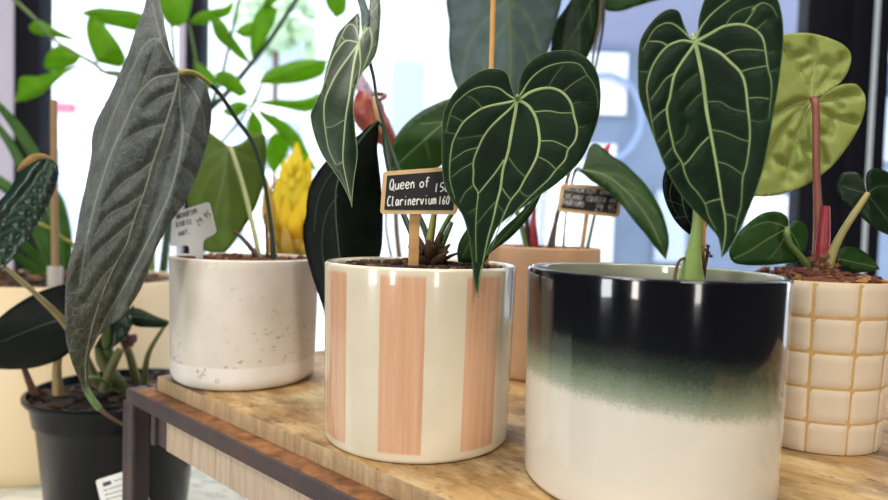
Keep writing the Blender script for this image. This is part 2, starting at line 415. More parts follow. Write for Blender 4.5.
def pot(key, label, plant, pot_label, mat, prof, n=128):
    cx, cy, rt, rb, H = POT[key]; t = thing(plant, label, 'potted plant', (cx, cy, 0), 'potted plants on the bench')
    m = M(); m.lathe(prof, cx, cy, n); o = m.build('pot', mat, t); o['label'] = pot_label
    return t
P_str = pot('striped', 'young plant with white veined heart leaves in cream pot with wide peach stripes', 'potted_anthurium', 'glossy cream pot with hand-painted peach stripes', striped_mat(), pot_profile(.0662, .0640, .1192, .0045, .0022, .003, .006))
soil(P_str, -.0157, .4318, .0614, .1145, m_soil, bumps=150, hump=.003)
P_grn = pot('green', 'single large white veined heart leaf in pot glazed black over green over white', 'potted_anthurium', 'glossy pot fading from black through speckled green to white', green_mat(), pot_profile(.0726, .0706, .1228, .0042, .0018, .004, .016))
soil(P_grn, .1228, .3631, .0682, .110, m_soil, bumps=60)
P_con = pot('concrete', 'plant with long hanging grey-green leaf in pitted whitish concrete pot with a smooth foot', 'potted_anthurium', 'whitish cast concrete pot, pitted above a smooth pale foot', concrete_mat(), pot_profile(.0658, .0640, .1112, .006, .0015, .010, .004))
soil(P_con, -.1828, .5730, .0597, .1082, m_rsoil, bumps=80, hump=.001)
P_pch = pot('peach', 'dark leaved plant in plain matt peach pot behind the striped and green glazed pots', 'potted_anthurium', 'plain matt peach terracotta pot', flat('peach_terracotta', (190, 152, 118), .65, .15, 200, .05, 30), pot_profile(.0567, .0590, .1273, .004, .002, .004, .004))
soil(P_pch, .1015, .6309, .0525, .1225, m_soil, bumps=40)
# tiled pot
def tiled():
    cx, cy, rt, rb, H = POT['tile']; t = thing('potted_anthurium', 'plant with pale green backlit leaf on a red stalk in small square-tiled white pot', 'potted plant', (cx, cy, 0), 'potted plants on the bench')
    m = M(); m.lathe(pot_profile(rt-.0007, rb-.0007, H, .004, .0015, .002, .003), cx, cy, 96, 1)
    # the joint that shows left of centre fixes the turn of the pattern
    best = min((abs(proj((cx+.0517*math.sin(p), cy-.0517*math.cos(p), .04))[0]-808.5), p) for p in np.linspace(-.9, 1.2, 600))[1]
    NC, NR, g = 12, 5, .0007; ZB = [H*q for q in (0, .186, .388, .594, .798, 1)]
    for c in range(NC):
        a0, a1 = best+2*PI*c/NC, best+2*PI*(c+1)/NC
        for r in range(NR):
            z0, z1 = ZB[r]+(.0006 if r == 0 else g), ZB[r+1]-(0.0004 if r == NR-1 else g); K, L = 13, 9; V = []
            for j in range(L):
                for i in range(K):
                    u, v = i/(K-1), j/(L-1); z = z0+(z1-z0)*v; rad = rb+(rt-rb)*z/H; ag = g/rad
                    aa = a0+ag+(a1-a0-2*ag)*u; e = min(u*(K-1)/.9, (1-u)*(K-1)/.9, v*(L-1)/.9, (1-v)*(L-1)/.9, 1)
                    rr = rad-.0008*(1-math.sin(e*PI/2)); V.append((cx+rr*math.sin(aa), cy-rr*math.cos(aa), z))
            m.add(V, [(j*K+i, j*K+i+1, (j+1)*K+i+1, (j+1)*K+i) for j in range(L-1) for i in range(K-1)], 0)
    tm = flat('cream_tile_glaze', (226, 211, 188), .4, .05, 150, .03, 60); gm = flat('ochre_grout', (204, 168, 108), .8, .3, 400, .12, 200)
    o = m.build('pot', [tm, gm], t); o['label'] = 'cream tiled pot with ochre joints'
    soil(t, cx, cy, rt-.005, H-.003, m_rsoil, bumps=170, hump=.007); return t
P_til = tiled()
# ------------------------------------------------------------------ handwriting
GL = {'Q': [[(.8,.5),(.7,.95),(.3,1),(.05,.6),(.1,.15),(.5,0),(.8,.25),(.8,.6)],[(.45,.3),(1,-.15)]],
 'u': [[(.1,.6),(.1,.15),(.4,0),(.75,.2),(.8,.6)],[(.8,.6),(.85,0)]], 'e': [[(.1,.3),(.8,.38),(.6,.65),(.2,.55),(.1,.2),(.4,0),(.85,.12)]],
 'n': [[(.1,.6),(.12,0)],[(.12,.35),(.45,.62),(.7,.4),(.75,0)]], 'o': [[(.5,.62),(.1,.4),(.2,.05),(.6,0),(.85,.35),(.5,.62)]],
 'f': [[(.85,.9),(.5,1),(.35,.6),(.3,-.05)],[(.1,.55),(.7,.58)]], 'C': [[(.85,.9),(.4,1),(.05,.5),(.3,0),(.9,.12)]], 'l': [[(.3,1),(.25,.1),(.6,0)]],
 'a': [[(.75,.55),(.3,.62),(.08,.25),(.35,0),(.72,.3),(.75,.58)],[(.75,.58),(.85,0)]], 'r': [[(.15,.6),(.2,0)],[(.2,.35),(.5,.62),(.85,.5)]],
 'i': [[(.4,.6),(.45,0)],[(.4,.88),(.42,.93)]], 'v': [[(.05,.6),(.4,0),(.85,.62)]], 'm': [[(.05,.6),(.08,0)],[(.08,.4),(.3,.6),(.45,.4),(.47,0)],[(.47,.4),(.7,.6),(.85,.35),(.9,0)]],
 '1': [[(.45,1),(.4,0)]], '5': [[(.85,1),(.3,.98),(.2,.55),(.7,.5),(.8,.15),(.2,0)]], '0': [[(.5,1),(.12,.6),(.2,.1),(.6,0),(.88,.4),(.8,.85),(.5,1)]],
 '6': [[(.75,1),(.3,.65),(.1,.25),(.4,0),(.8,.2),(.6,.5),(.2,.35)]], '2': [[(.1,.8),(.45,1),(.8,.75),(.1,.02),(.9,.05)]], '9': [[(.8,.75),(.4,.5),(.15,.75),(.5,1),(.8,.75),(.6,0)]],
 '.': [[(.4,0),(.5,.06)]], '(': [[(.7,1.1),(.3,.5),(.6,-.15)]], ')': [[(.3,1.1),(.7,.5),(.3,-.15)]], '-': [[(.15,.4),(.8,.45)]],
 'A': [[(.05,0),(.45,1),(.85,0)],[(.2,.4),(.75,.4)]], 'N': [[(.1,0),(.12,1),(.8,0),(.82,1)]], 'T': [[(.05,1),(.95,1)],[(.5,1),(.48,0)]], 'H': [[(.1,1),(.12,0)],[(.85,1),(.85,0)],[(.1,.5),(.85,.5)]],
 'U': [[(.1,1),(.12,.2),(.45,0),(.8,.2),(.85,1)]], 'R': [[(.12,0),(.12,1),(.75,.85),(.65,.55),(.15,.5),(.85,0)]], 'I': [[(.5,1),(.5,0)]], 'M': [[(.05,0),(.15,1),(.5,.4),(.82,1),(.92,0)]],
 'W': [[(.03,1),(.25,0),(.5,.7),(.75,0),(.97,1)]], 'O': [[(.5,1),(.1,.6),(.2,.1),(.6,0),(.9,.45),(.5,1)]], 'E': [[(.8,1),(.15,1),(.15,0),(.85,0)],[(.15,.5),(.7,.5)]], 'S': [[(.8,.9),(.4,1),(.15,.75),(.75,.35),(.6,0),(.1,.1)]],
 'B': [[(.12,0),(.12,1),(.7,.85),(.15,.52),(.8,.3),(.12,0)]], 'G': [[(.85,.85),(.4,1),(.08,.5),(.4,0),(.85,.2),(.85,.5),(.5,.5)]], 'L': [[(.15,1),(.15,0),(.85,0)]], 'Y': [[(.1,1),(.5,.5),(.9,1)],[(.5,.5),(.45,0)]], ',': [[(.5,.1),(.35,-.2)]], 'P': [[(.12,0),(.12,1),(.75,.85),(.7,.5),(.15,.45)]]}
def writing(m, text, x0, y0, x1, y1, h, w, p, nrm, out=.0003):
    """text along (x0, y0)-(x1, y1) as raised pen strokes of width w metres on the plane p, nrm"""
    n = len(text); d = np.array([x1-x0, y1-y0])/n; up = np.array([d[1], -d[0]]); up = up/np.linalg.norm(up)*h
    for i, ch in enumerate(text):
        for st in GL.get(ch, []):
            q = [np.array([x0, y0])+d*(i+.04+.9*a+.28*(b-.5))+up*b for a, b in st]
            m.tube([onplane(a[0], a[1], p, nrm)-nrm*out*np.sign(nrm[1]) for a in q], w/2, 5, 0, True, .5, True, 3)
def plane3(a, b, c):
    nn = np.cross(b-a, c-a); nn /= np.linalg.norm(nn); return a, (nn if nn[1] > 0 else -nn)
def rounded(c, r, n=4):
    """rounded polygon in viewing directions"""
    out = []; k = len(c)
    for i in range(k):
        p, a, b = np.array(c[i], float), np.array(c[i-1], float), np.array(c[(i+1) % k], float)
        u, v = (a-p)/np.linalg.norm(a-p), (b-p)/np.linalg.norm(b-p)
        for j in range(n+1):
            t = j/n; out.append((1-t)**2*(p+u*r)+2*t*(1-t)*p+t*t*(p+v*r))
    return out
m_ply = flat('label_ply', (214, 180, 128), .6, .2, 300, .1, 120); m_black = flat('chalkboard_black', (24, 24, 27), .7, .1, 300, .15, 90)
m_chalk = flat('chalk_white', (236, 234, 228), .8); m_stake = flat('label_stake', (190, 148, 92), .6, .3, 200, .15, 90)
m_white = flat('white_plastic', (236, 236, 232), .4, 0, 100, .02); m_ink = flat('black_ink', (40, 38, 44), .6)
def slate(label, corners, Ys, inset, stake, texts, group=None, pen=.0007):
    """small chalkboard on a stake. corners TL, TR, BR, BL"""
    a, b, c = W(*corners[0], Ys[0]), W(*corners[3], Ys[1]), W(*corners[2], Ys[2])
    p, nn = plane3(a, b, c); base = W(stake[-1][0], stake[-1][1], stake[-1][2])
    t = thing('plant_label', label, 'sign', tuple(base), 'plant labels stuck in the pots')
    m = M(); ply = [onplane(x, y, p, nn) for x, y in rounded(corners, 4)]; m.extr(ply[::-1], nn*.003)
    m.build('frame', m_ply, t, smooth=False)
    cc = np.array(corners, float); ctr = cc.mean(0)
    inn = [q+(ctr-q)/np.abs(ctr-q)*np.array([inset, inset]) for q in cc]
    m = M(); m.extr([onplane(x, y, p, nn)-nn*.0004 for x, y in rounded(inn, 1)][::-1], nn*.0006); bd = m.build('board', m_black, t, smooth=False)
    m = M()
    for tx in texts: writing(m, *tx, pen, p-nn*.0004, nn)
    m.build('writing', m_chalk, bd)
    m = M(); s0, s1 = W(*stake[0]), W(*stake[-1]); wd = stake[2]
    E_ = None
    dz = s1-s0; L = np.linalg.norm(dz); z_ = dz/L; x_ = np.cross(nn, z_); x_ /= np.linalg.norm(x_); y_ = np.cross(z_, x_)
    return t, s0, s1, (x_, y_, z_), L
def stakebox(t, s0, s1, fr, L, w, th, mat=None):
    m = M(); m.box((s0+s1)/2, (w/2, th/2, L/2), fr, 0, .0004); m.build('stake', mat or m_stake, t)
r = slate('chalkboard plant label on wooden stake in the striped pot', [(383, 171.5), (460, 166), (457, 214.5), (380, 214)], (.394, .394, .394), 4.2, [(415, 205, .3985), (0, 0, 0), (413, 275, .3995)],
  [('Queen', 390, 190, 416, 188, 10), ('of', 420, 187.5, 431, 186, 9), ('150', 434.5, 192, 450, 191, 8.5), ('Clarinervium', 387.5, 206, 437, 204, 9.5), ('160', 438.5, 204.5, 450, 204, 8)], pen=.00085)
stakebox(*r, .0068, .0025)
r = slate('small chalkboard plant label with crowded writing standing in the plain peach pot', [(561, 183.5), (623, 187), (619, 217.5), (557.5, 211.5)], (.62, .62, .62), 3.4, [(587.5, 210, .6255), (0, 0, 0), (582, 249, .626)],
  [('ANTHURIUM WARO', 564, 191, 614, 195.5, 5), ('CREANU (QUEEN AN', 562, 198.5, 616, 203.5, 5), ('THURIUM)', 561, 204.5, 584, 207, 5), ('29.95', 595, 211, 615, 212, 7)], pen=.00048)
stakebox(*r, .0042, .002)
# white T-shaped plastic label in the concrete pot
a, b, c = W(176, 210, .548), W(212, 205, .548), W(190, 256, .548); p, nn = plane3(a, b, c)
t = thing('plant_label', 'white T-shaped plastic label with black handwriting in the concrete pot', 'sign', tuple(W(196, 258, .548)), 'plant labels stuck in the pots')
m = M(); out = rounded([(172, 213), (209, 201.5), (216.5, 233), (203, 240), (202.5, 262), (189.5, 262), (189, 245), (170, 247)], 4)
m.extr([onplane(x, y, p, nn) for x, y in out][::-1], nn*.001); cd = m.build('card', m_white, t, smooth=False)
m = M()
for tx in (('ANTHURIUM', 177, 219.5, 197.5, 213, 5), ('BIGBILL', 177, 227.5, 193, 223, 5), ('HART,', 179, 236.5, 191, 233, 4.5), ('29.95', 199, 226, 212, 215, 6)): writing(m, *tx, .00048, p, nn)
m.build('writing', m_ink, cd)
# ------------------------------------------------------------------ lower platform with the big planters
ZP = -.217
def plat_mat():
    t = NT('white_lacquer_green_streaks'); n = t.noise(9, 3, .5, None, (1.6, 4.5, 1), .8)  # stretched noise: grey-green streaks on white
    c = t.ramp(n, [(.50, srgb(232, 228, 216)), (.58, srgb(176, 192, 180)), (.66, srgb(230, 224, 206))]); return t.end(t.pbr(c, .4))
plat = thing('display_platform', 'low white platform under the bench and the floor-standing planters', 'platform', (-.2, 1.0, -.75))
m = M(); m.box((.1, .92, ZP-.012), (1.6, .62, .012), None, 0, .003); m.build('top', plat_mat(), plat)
for x in (-1.45, 1.65):
    for y in (.36, 1.48):
        m = M(); m.box((x, y, (ZP-.024-.75)/2), (.03, .03, (.75-.024+ZP)/2), None, 0, .003); m.build('leg', m_white, plat)
def onsoil(cx, cy, r, z): pass
bx, by = W(121, 388, .70)[:2]; BZ = W(121, 387, .70)[2]; BR = 84/FPX*.70
P_blk = thing('potted_anthurium', 'dark crinkled leaf plant in black plastic nursery pot by the bench leg', 'potted plant', (bx, by, ZP))
m = M(); H = BZ
pr = [(BR*.6, ZP), (BR*.72, ZP), (BR*.735, ZP+.004), (BR*.868, BZ-.034), (BR*.90, BZ-.031), (BR*.925, BZ-.008), (BR*.985, BZ-.0065), (BR, BZ-.004), (BR, BZ-.001), (BR*.985, BZ), (BR*.955, BZ), (BR*.945, BZ-.004), (BR*.9, BZ-.03)]
m.lathe(pr, bx, by, 96); o = m.build('pot', flat('black_plastic', (8, 10, 18), .24, .1, 120, .15, 30, Specular_IOR_Level=.2), P_blk); o['label'] = 'black plastic nursery pot'
soil(P_blk, bx, by, BR*.925, BZ-.010, [flat('black_soil', (30, 23, 19), .95, .6, 300, .35, 300), flat('dark_chip', (74, 54, 38), .9, .4, 300, .3, 200)], bumps=160, hump=.006, size=(.002, .007))
ccx, ccy = W(70, 290, .95)[:2]; CR_ = .165; CZ = W(70, 290, .785)[2]
P_crm = thing('potted_yucca', 'plant with green strap leaves in big cream planter behind the black nursery pot', 'potted plant', (ccx, ccy, ZP))
m = M(); m.lathe([(CR_*.6, ZP), (CR_*.9, ZP), (CR_*.93, ZP+.006), (CR_*.935, ZP+.02), (CR_, CZ-.004), (CR_-.003, CZ), (CR_-.008, CZ), (CR_-.011, CZ-.004), (CR_-.013, CZ-.03)], ccx, ccy, 96)
o = m.build('pot', flat('cream_planter', (220, 198, 160), .45, 0, 100, .04, 8), P_crm); o['label'] = 'wide smooth cream planter'
soil(P_crm, ccx, ccy, CR_-.0125, CZ-.006, m_soil, bumps=120, hump=.014, size=(.003, .009))
# printed tag on the black pot
a, b, c = W(95, 481, .583), W(140, 466, .575), W(104, 522, .590); p, nn = plane3(a, b, c)
t = thing('plant_tag', 'white printed tag leaning on the black nursery pot', 'tag', tuple(W(110, 520, .588)))
m = M(); m.extr([onplane(x, y, p, nn) for x, y in rounded([(95.5, 480.5), (141, 466.5), (151, 508), (106, 524)], 2.5)][::-1], nn*.0008); cd = m.build('card', m_white, t, smooth=False)
m = M(); m.extr([onplane(x, y, p, nn)-nn*.0001 for x, y in [(102.5, 483), (110.5, 480.5), (111.5, 484), (103.5, 486.8)]][::-1], nn*.0002)
for k, (x, y, L) in enumerate([(114, 481, 22), (104, 490.5, 3), (108.5, 489, 16), (105, 495, 3), (109, 494, 20), (106, 499.5, 3), (110, 498.5, 18)]):
    pts = [(x+L*i/8, y-L*i/8*.3+(.45 if i % 2 else -.45)) for i in range(9)]
    m.tube([onplane(q[0], q[1], p, nn)-nn*.0001 for q in pts], .00035, 5, 0, True, .5, False)
m.build('print', flat('grey_print', (70, 70, 74), .7), cd)
# ------------------------------------------------------------------ leaf materials
L_clar = leafmat('clarinervium_blade', (17, 42, 21), (50, 78, 42), (10, 28, 14), .46, .06, (60, 110, 40), .22, 700, spec=.15)
V_clar = veinmat('clarinervium_vein', (158, 178, 122), (84, 108, 68))
L_fold = leafmat('folded_blade', (36, 60, 34), (78, 100, 66), (24, 46, 26), .34, .08, (70, 120, 50), .22, 700, spec=.4, sheen=.05)
L_grey = leafmat('grey_sheen_blade', (84, 93, 90), (120, 128, 122), (62, 70, 66), .40, .10, (110, 110, 40), .55, 900, 1.0, None, sheen=.25, spec=.5, streak=170, tip=(.0, .17, (206, 188, 116)), net=260)  # grey paints sky sheen into the upper blade, tinted olive towards the tip
V_grey = flat('grey_vein', (128, 132, 120), .45, 0, 100, .1, 60)
L_dark = leafmat('dark_blade', (26, 50, 28), (44, 70, 40), (16, 34, 18), .42, .05, (60, 100, 40), .3, 300)
L_deep = leafmat('blackish_blade', (10, 19, 12), None, (5, 10, 7), .5, .02, None, .3, 300, spec=.12)
V_dark = flat('dark_vein', (52, 74, 48), .45, 0, 100, .1, 60)
L_mid = leafmat('mid_green_blade', (46, 80, 34), (76, 106, 50), (32, 62, 26), .4, .25, (110, 150, 40), .25, 300)
L_blue = leafmat('bluish_blade', (92, 112, 114), (120, 134, 128), (74, 94, 88), .42, .2, (110, 140, 80), .3, 300)
V_mid = flat('mid_vein', (98, 122, 72), .45, 0, 100, .1, 60)
L_back = leafmat('olive_leaf_back', (100, 124, 48), (128, 146, 70), (84, 108, 40), .5, .4, (130, 150, 30), .3, 250)
L_lime = leafmat('lime_leaf_back', (166, 176, 98), (122, 138, 64), (144, 158, 82), .5, .2, (180, 186, 90), .3, 250, 1.)  # darker halo paints the shade of the quilted creases along the veins
V_lime = flat('lime_vein', (178, 172, 112), .5, 0, 100, .1, 60)
L_umb = leafmat('umbrella_leaflet', (108, 156, 32), None, (72, 124, 24), .4, .6, (160, 205, 24), .15, 200)
L_bull = leafmat('crinkled_blade', (30, 52, 42), (74, 96, 74), (20, 38, 30), .27, .04, None, .2, 300, coat=.3)
G_stem = flat('green_stalk', (96, 122, 66), .45, .1, 300, .15, 60); G_dark = flat('dark_stalk', (40, 62, 40), .45, .1, 300, .15, 60)
G_pale = flat('pale_stalk', (164, 170, 118), .5, .1, 300, .12, 60); G_yel = flat('yellow_green_stalk', (150, 146, 62), .45, .1, 300, .15, 80)
G_red = flat('red_stalk', (134, 78, 64), .45, .1, 300, .15, 60); G_crim = flat('crimson_sheath', (146, 42, 52), .4, .1, 300, .2, 90)
G_brown = flat('brown_sheath', (82, 56, 38), .8, .6, 300, .35, 150); G_maroon = flat('dark_red_stalk', (74, 34, 40), .5, .1, 300, .2, 60)
G_olive = flat('olive_stalk', (96, 100, 58), .55, .1, 300, .2, 60)
G_bamb = flat('bamboo', (216, 164, 92), .5, .2, 200, .12, 60)
def cane(label, x0, y0, Y0, x1, y1, Y1, rpx, mat=G_bamb):
    p0, p1 = W(x0, y0, Y0), W(x1, y1, Y1); t = thing('bamboo_cane', label, 'stick', tuple(p1), 'sticks standing in the pots')
    m = M(); P = [p1+(p0-p1)*k/6 for k in range(7)]; m.tube(P, rpx*Y0/FPX, 10, 0, True, 1, False)
    for k in (2, 4): m.tube([P[k]-(p0-p1)*.003, P[k]+(p0-p1)*.003], rpx*1.18*Y0/FPX, 10, 0, True, 1, False)
    m.build('cane', mat, t); return t
# ------------------------------------------------------------------ striped pot: big veined heart leaf
def midfold(mid, depth, w):
    Q = spl(mid, 3.)
    def f(x, y): return depth*(1-math.exp(-(((Q-np.array([x, y]))**2).sum(1).min())/w**2))
    return f
J = (517, 100)
mid = [J, (515, 114), (512, 130), (509, 148), (507, 156), (503, 170), (500.6, 188), (497, 202), (493, 220), (488, 238), (483, 262), (478.5, 290)]
mf = midfold(mid, -.008, 50)
def YA(x, y): return .372+(298-y)/238*.024+mf(x, y)+.00000055*max(0, abs(x-512)-20)**2*(1 if y < 190 else .4)
VA = [([J,(508,95),(500,89),(490,86.6),(480,87.4),(470,91),(460,99),(453,107),(449,118),(446,132)],2.4,.8),
 ([J,(508,102.4),(494,105),(482,108.6),(472,115),(463,123),(457,133),(453,142),(451,152),(450,160),(449.6,170),(450,180),(452,189),(455,199)],3.2,1.),
 ([J,(511,108),(500,118),(490,128),(483,138),(478,149),(473.6,161),(473.6,172),(473.5,184),(478,193),(477,206),(476,220),(475.8,240),(476.5,262)],3.,1.),
 (mid,4.2,1.),
 ([(504,160),(496,172),(488,182),(479,193)],2.2,1.8),
 ([J,(526,104),(533,112),(537,122),(539,134),(539.4,143),(537,156),(532,167),(525,179),(519,190),(511,200),(506,210),(501,222),(492,247)],4.,1.),
 ([(502,188),(506,194),(511,200)],1.6,1.4),([(509,158),(516,168),(525,177)],1.2,.9),
 ([J,(522,98),(528,93.5),(538,89.4),(550,88),(560,91),(567,97),(571.6,105),(574,116),(577,128),(576,138),(573,144),(568,150),(565,160),(556,170),(548,180),(535,192),(520,207),(506,222)],3.8,.9),
 ([(539,141.4),(552,141),(560,144),(568,148)],1.8,1.5),([(538.6,157),(548,162),(556,169.5)],1.5,1.3),
 ([(535,112),(548,111),(560,113),(573,113)],1.9,1.5),
 ([J,(521,94),(530,80),(540,71),(552,65),(568,62.4),(580,65),(587,75),(593,83),(597,94),(598,108)],2.4,.6),
 ([(563,92),(574,83),(587,75.6)],1.2,.9),([(548,88),(555,76),(563,66)],.8,.6),
 ([(482,108),(476,101),(468,96)],1.1,.7),([(463,121.6),(456,118),(450,115)],1.1,.7),([(483,135.6),(472,137),(458,139)],.8,.5),([(455,134),(445,132)],.9,.6),
 ([(478,147.6),(466,151),(458,156),(451,161)],1.5,1.),([(473,163),(462,169),(452,177)],1.3,.9),([(472.6,186),(465,193),(460,203)],1.3,.9),([(476.5,208),(469,213)],.9,.6),
 ([(496,202),(488,210),(477,224)],1.1,.8),([(571.6,104),(580,102)],.9,.4),([(577,128),(586,126)],.8,.4),([(519,190),(526,196),(534,194)],1.1,.7),([(555,169),(564,168)],.8,.4),([(497,204),(503,212),(503,218)],.8,.5)]
outA = [[J,(515,96),(511,85),(508,75),(502,70),(490,68.6),(478,72),(466,80),(456,90),(448,102),(443.5,113),(441.8,130),(441.6,148),(442,168),(444,184),(450,198),(458,208.5),(463,217),(467,230),(470,244),(472,262),(474,280),(478,298)],
        [(478,298),(479,284),(480.6,271),(483.5,262),(488,250),(493,237),(498,227),(508,218),(520,209.5),(538,196.5),(554,186),(566,176),(578,164),(586,152),(592,138),(597,124),(600,110),(600.6,90),(597,72),(588,59),(574,51.4),(560,50.2),(546,52.4),(536,57),(526,66),(521.4,74),(519,82),(518.2,92),J]]
def margin(segs): return [(segs[0]+segs[1][1:], 1.1, 1.1)]
def inset(poly, d):
    q = spl(poly, 3.); t = np.gradient(q, axis=0); t /= np.linalg.norm(t, axis=1)[:, None]+1e-9
    return [tuple(a) for a in q+np.stack([-t[:, 1], t[:, 0]], -1)*d]
def rim(segs, d): return [(inset(s, d), .75, .6) for s in segs]
VA = [(a, b*.8, c*.8) for a, b, c in VA]
leaf(P_str, 'leaf', outA, YA, [L_clar, V_clar], VA+rim(outA, -.4), sp=3.2, quilt=.0007, qw=5, vh=.0004, halo=3.5, label='large dark heart leaf with bold pale veins')
stem(P_str, [(517.5, 99, .386, 2.6), (517, 97, .394, 2.4), (510, 110, .41, 2.2), (480, 170, .425, 2.2), (445, 225, .43, 2.6), (432, 258, .43, 3.5)], 2.5, G_stem)
# folded leaf
J = (359, 43)
VA = [(a, b*.82, c*.8) for a, b, c in VA]
mid2 = [J,(355,58),(352,76),(349,98),(346,116),(344,138),(343,160),(346,178),(351,200)]
q2 = spl(mid2, 3.)
def YF(x, y):
    k = q2[((q2-np.array([x, y]))**2).sum(1).argmin()]; s = x-k[0]
    return .446-(y-43)*.00012+max(0, 112-y)**2*.0000042+(s*.00035 if s > 0 else -s*.00018)
VF = [(mid2,3.,1.),([J,(348,58),(338,72),(331,85),(325,100),(324,116),(326,134),(329,150),(336,165)],2.4,.9),
 ([J,(346,41),(336,52),(330,64),(326,78),(321,94)],2.2,.8),([J,(357,32),(353,25),(347,26),(341,37),(337,45)],2.,.8),
 ([J,(364,33),(369,28),(372,37),(371,48),(366,62),(361,74)],2.2,.8),([J,(360,54),(360.5,66),(358,80),(354,96)],2.2,.8),([J,(366,24),(371,13),(376,8),(378,2)],1.8,.7),
 ([(341,36),(345,41)],1.2,.8),([(344,120),(334,126),(326,128)],1.1,.7),([(343,162),(337,165)],1.1,.8),([(330,64),(326,60)],.9,.5),([(371,48),(376,44)],1.,.5),([(369,28),(376,20)],.9,.5)]
outF = [[J,(360,30),(360,18),(358,13),(353,17),(346,24),(338,33),(333,46),(328,62),(325,74),(322,88),(316,101),(311,112),(310.4,118),(313,131),(318,146),(324,158),(332,169),(340,181),(347,194),(352,207)],
        [(352,207),(353,192),(354.5,178),(357,162),(357.6,150),(356,136),(354.5,120),(353.6,106),(354.5,92),(358,82),(362,74),(370,64),(376,54),(379,40),(380.6,20),(381,8),(379,-10),(374,-20),(370,-8),(369,8),(366,22),(362,34),J]]
VF = [(a, b*.85, c*.9) for a, b, c in VF]
leaf(P_str, 'leaf', outF, YF, [L_fold, veinmat('pale_vein', (186, 200, 158), (130, 150, 110))], VF+rim(outF, -.4), sp=3.4, quilt=.0007, qw=5, vh=.0004, halo=3.5, label='narrow folded leaf seen nearly edge on, greyish towards its stalk')
leaf(P_str, 'leaf', [[(371,16),(366,2),(362,-14),(352,-20),(356,-4),(360,10),(361,24),(363,36)],[(363,36),(369,26),(371,16)]], lin(363, 0, .492, 0, -.0004), [L_blue, V_mid], [([(363,34),(360,0)],1.4,.8)], sp=5, label='teal tip of a leaf standing behind the folded leaf')
stem(P_str, [(359,42,.4705,2.),(366,50,.482,2),(373,75,.476,1.7),(378,104,.46,1.6),(388,138,.456,1.6),(400,172,.45,1.9),(414,205,.444,2.4),(427,236,.436,3.2),(431,262,.434,4)], 2, G_dark)
# dark hanging leaf between the concrete and striped pots
mid3 = [(376,122),(362,138),(348,158),(337,185),(336,215),(338,240),(340,270),(336,300)]
q3 = spl(mid3, 3.)
def YD(x, y):
    k = q3[((q3-np.array([x, y]))**2).sum(1).argmin()]; s = x-k[0]
    return .507+(s*.0004 if s > 0 else -s*.0004)
leaf(P_str, 'leaf', [[(379,121),(371,124),(362,132),(352,140),(338,150),(326,161),(316,174),(309.5,187),(306.5,202),(306,214),(302.8,228),(304,245),(308,262),(313,279),(319,296),(323.6,310),(325,318)],
  [(325,318),(338,312),(356,296),(372,276),(380,256),(382.4,240),(383,214),(381.6,190),(379,165),(377.5,148),(378.6,132),(379,121)]], YD, [L_deep, V_dark], [(mid3,2.2,1.),([(350,158),(330,176),(318,200),(314,232)],1.,.6),([(338,195),(326,215),(322,246),(326,280)],1.,.6)], sp=5, quilt=.001, qw=8, halo=3, label='blackish hanging leaf behind the pot')
stem(P_str, [(378,122,.512,2.2),(384,128,.505,2.2),(386,150,.495,3.2),(393,185,.48,2.6),(408,225,.45,3),(426,262,.437,4)], 2.5, G_dark)
# small leaves behind the big heart
leaf(P_str, 'leaf', [[(545,186),(532,200),(520,213),(508,224),(498,234),(489,246),(485,258)],[(485,258),(494,250),(508,240),(522,226),(534,210),(545,186)]], lin(500,220,.425,0,0), [L_mid, V_mid], [([(540,194),(515,224),(487,255)],1.2,.6)], sp=5, label='mid green leaf edge behind the big heart leaf')
leaf(P_str, 'leaf', [[(478,222),(468,228),(460,240),(457,252),(458,262)],[(458,262),(472,263),(488,258),(486,240),(478,222)]], lin(470,240,.445,0,0), [L_mid, V_mid], [([(478,226),(462,258)],1.2,.6)], sp=5, label='small green leaf low behind the pot rim')
# crown of dry sheaths and stubs
m = M()
for (x0,y0,x1,y1,r0,r1,Y) in [(428,262,418,236,5,1.2,.425),(432,262,440,232,5,1,.425),(424,262,408,246,4,.8,.42),(436,262,450,244,4,1,.425),(430,262,428,240,6,2,.42),(440,262,462,252,2.5,.6,.42),(432,264,446,254,4,1.5,.415),(428,264,414,256,4,1.5,.415)]:
    a, b = W(x0,y0,Y), W(x1,y1,Y-.004); c = (a+b)/2+np.array([0,-.004,.001]); m.tube([a,c,b], [r0*Y/FPX, (r0+r1)*.55*Y/FPX, r1*Y/FPX], 8, 0, True, .6)
for _ in range(26): m.blob(W(random.uniform(416,446), random.uniform(246,262), random.uniform(.415,.435)), random.uniform(.001,.003), (1,1,.7), .4, 0, 6, 4)
m.build('crown', G_brown, P_str)
stem(P_str, [(428,258,.43,4.5),(430,240,.43,4.2),(433,222,.428,3.4),(435,208,.427,2.4)], 3, G_yel, 'stub')
stem(P_str, [(436,258,.432,3.6),(444,240,.432,3),(452,222,.43,2)], 3, G_stem, 'stub')
cane('upright bamboo cane behind the large heart leaf of the striped pot', 494, -30, .452, 486, 266, .452, 2.6)
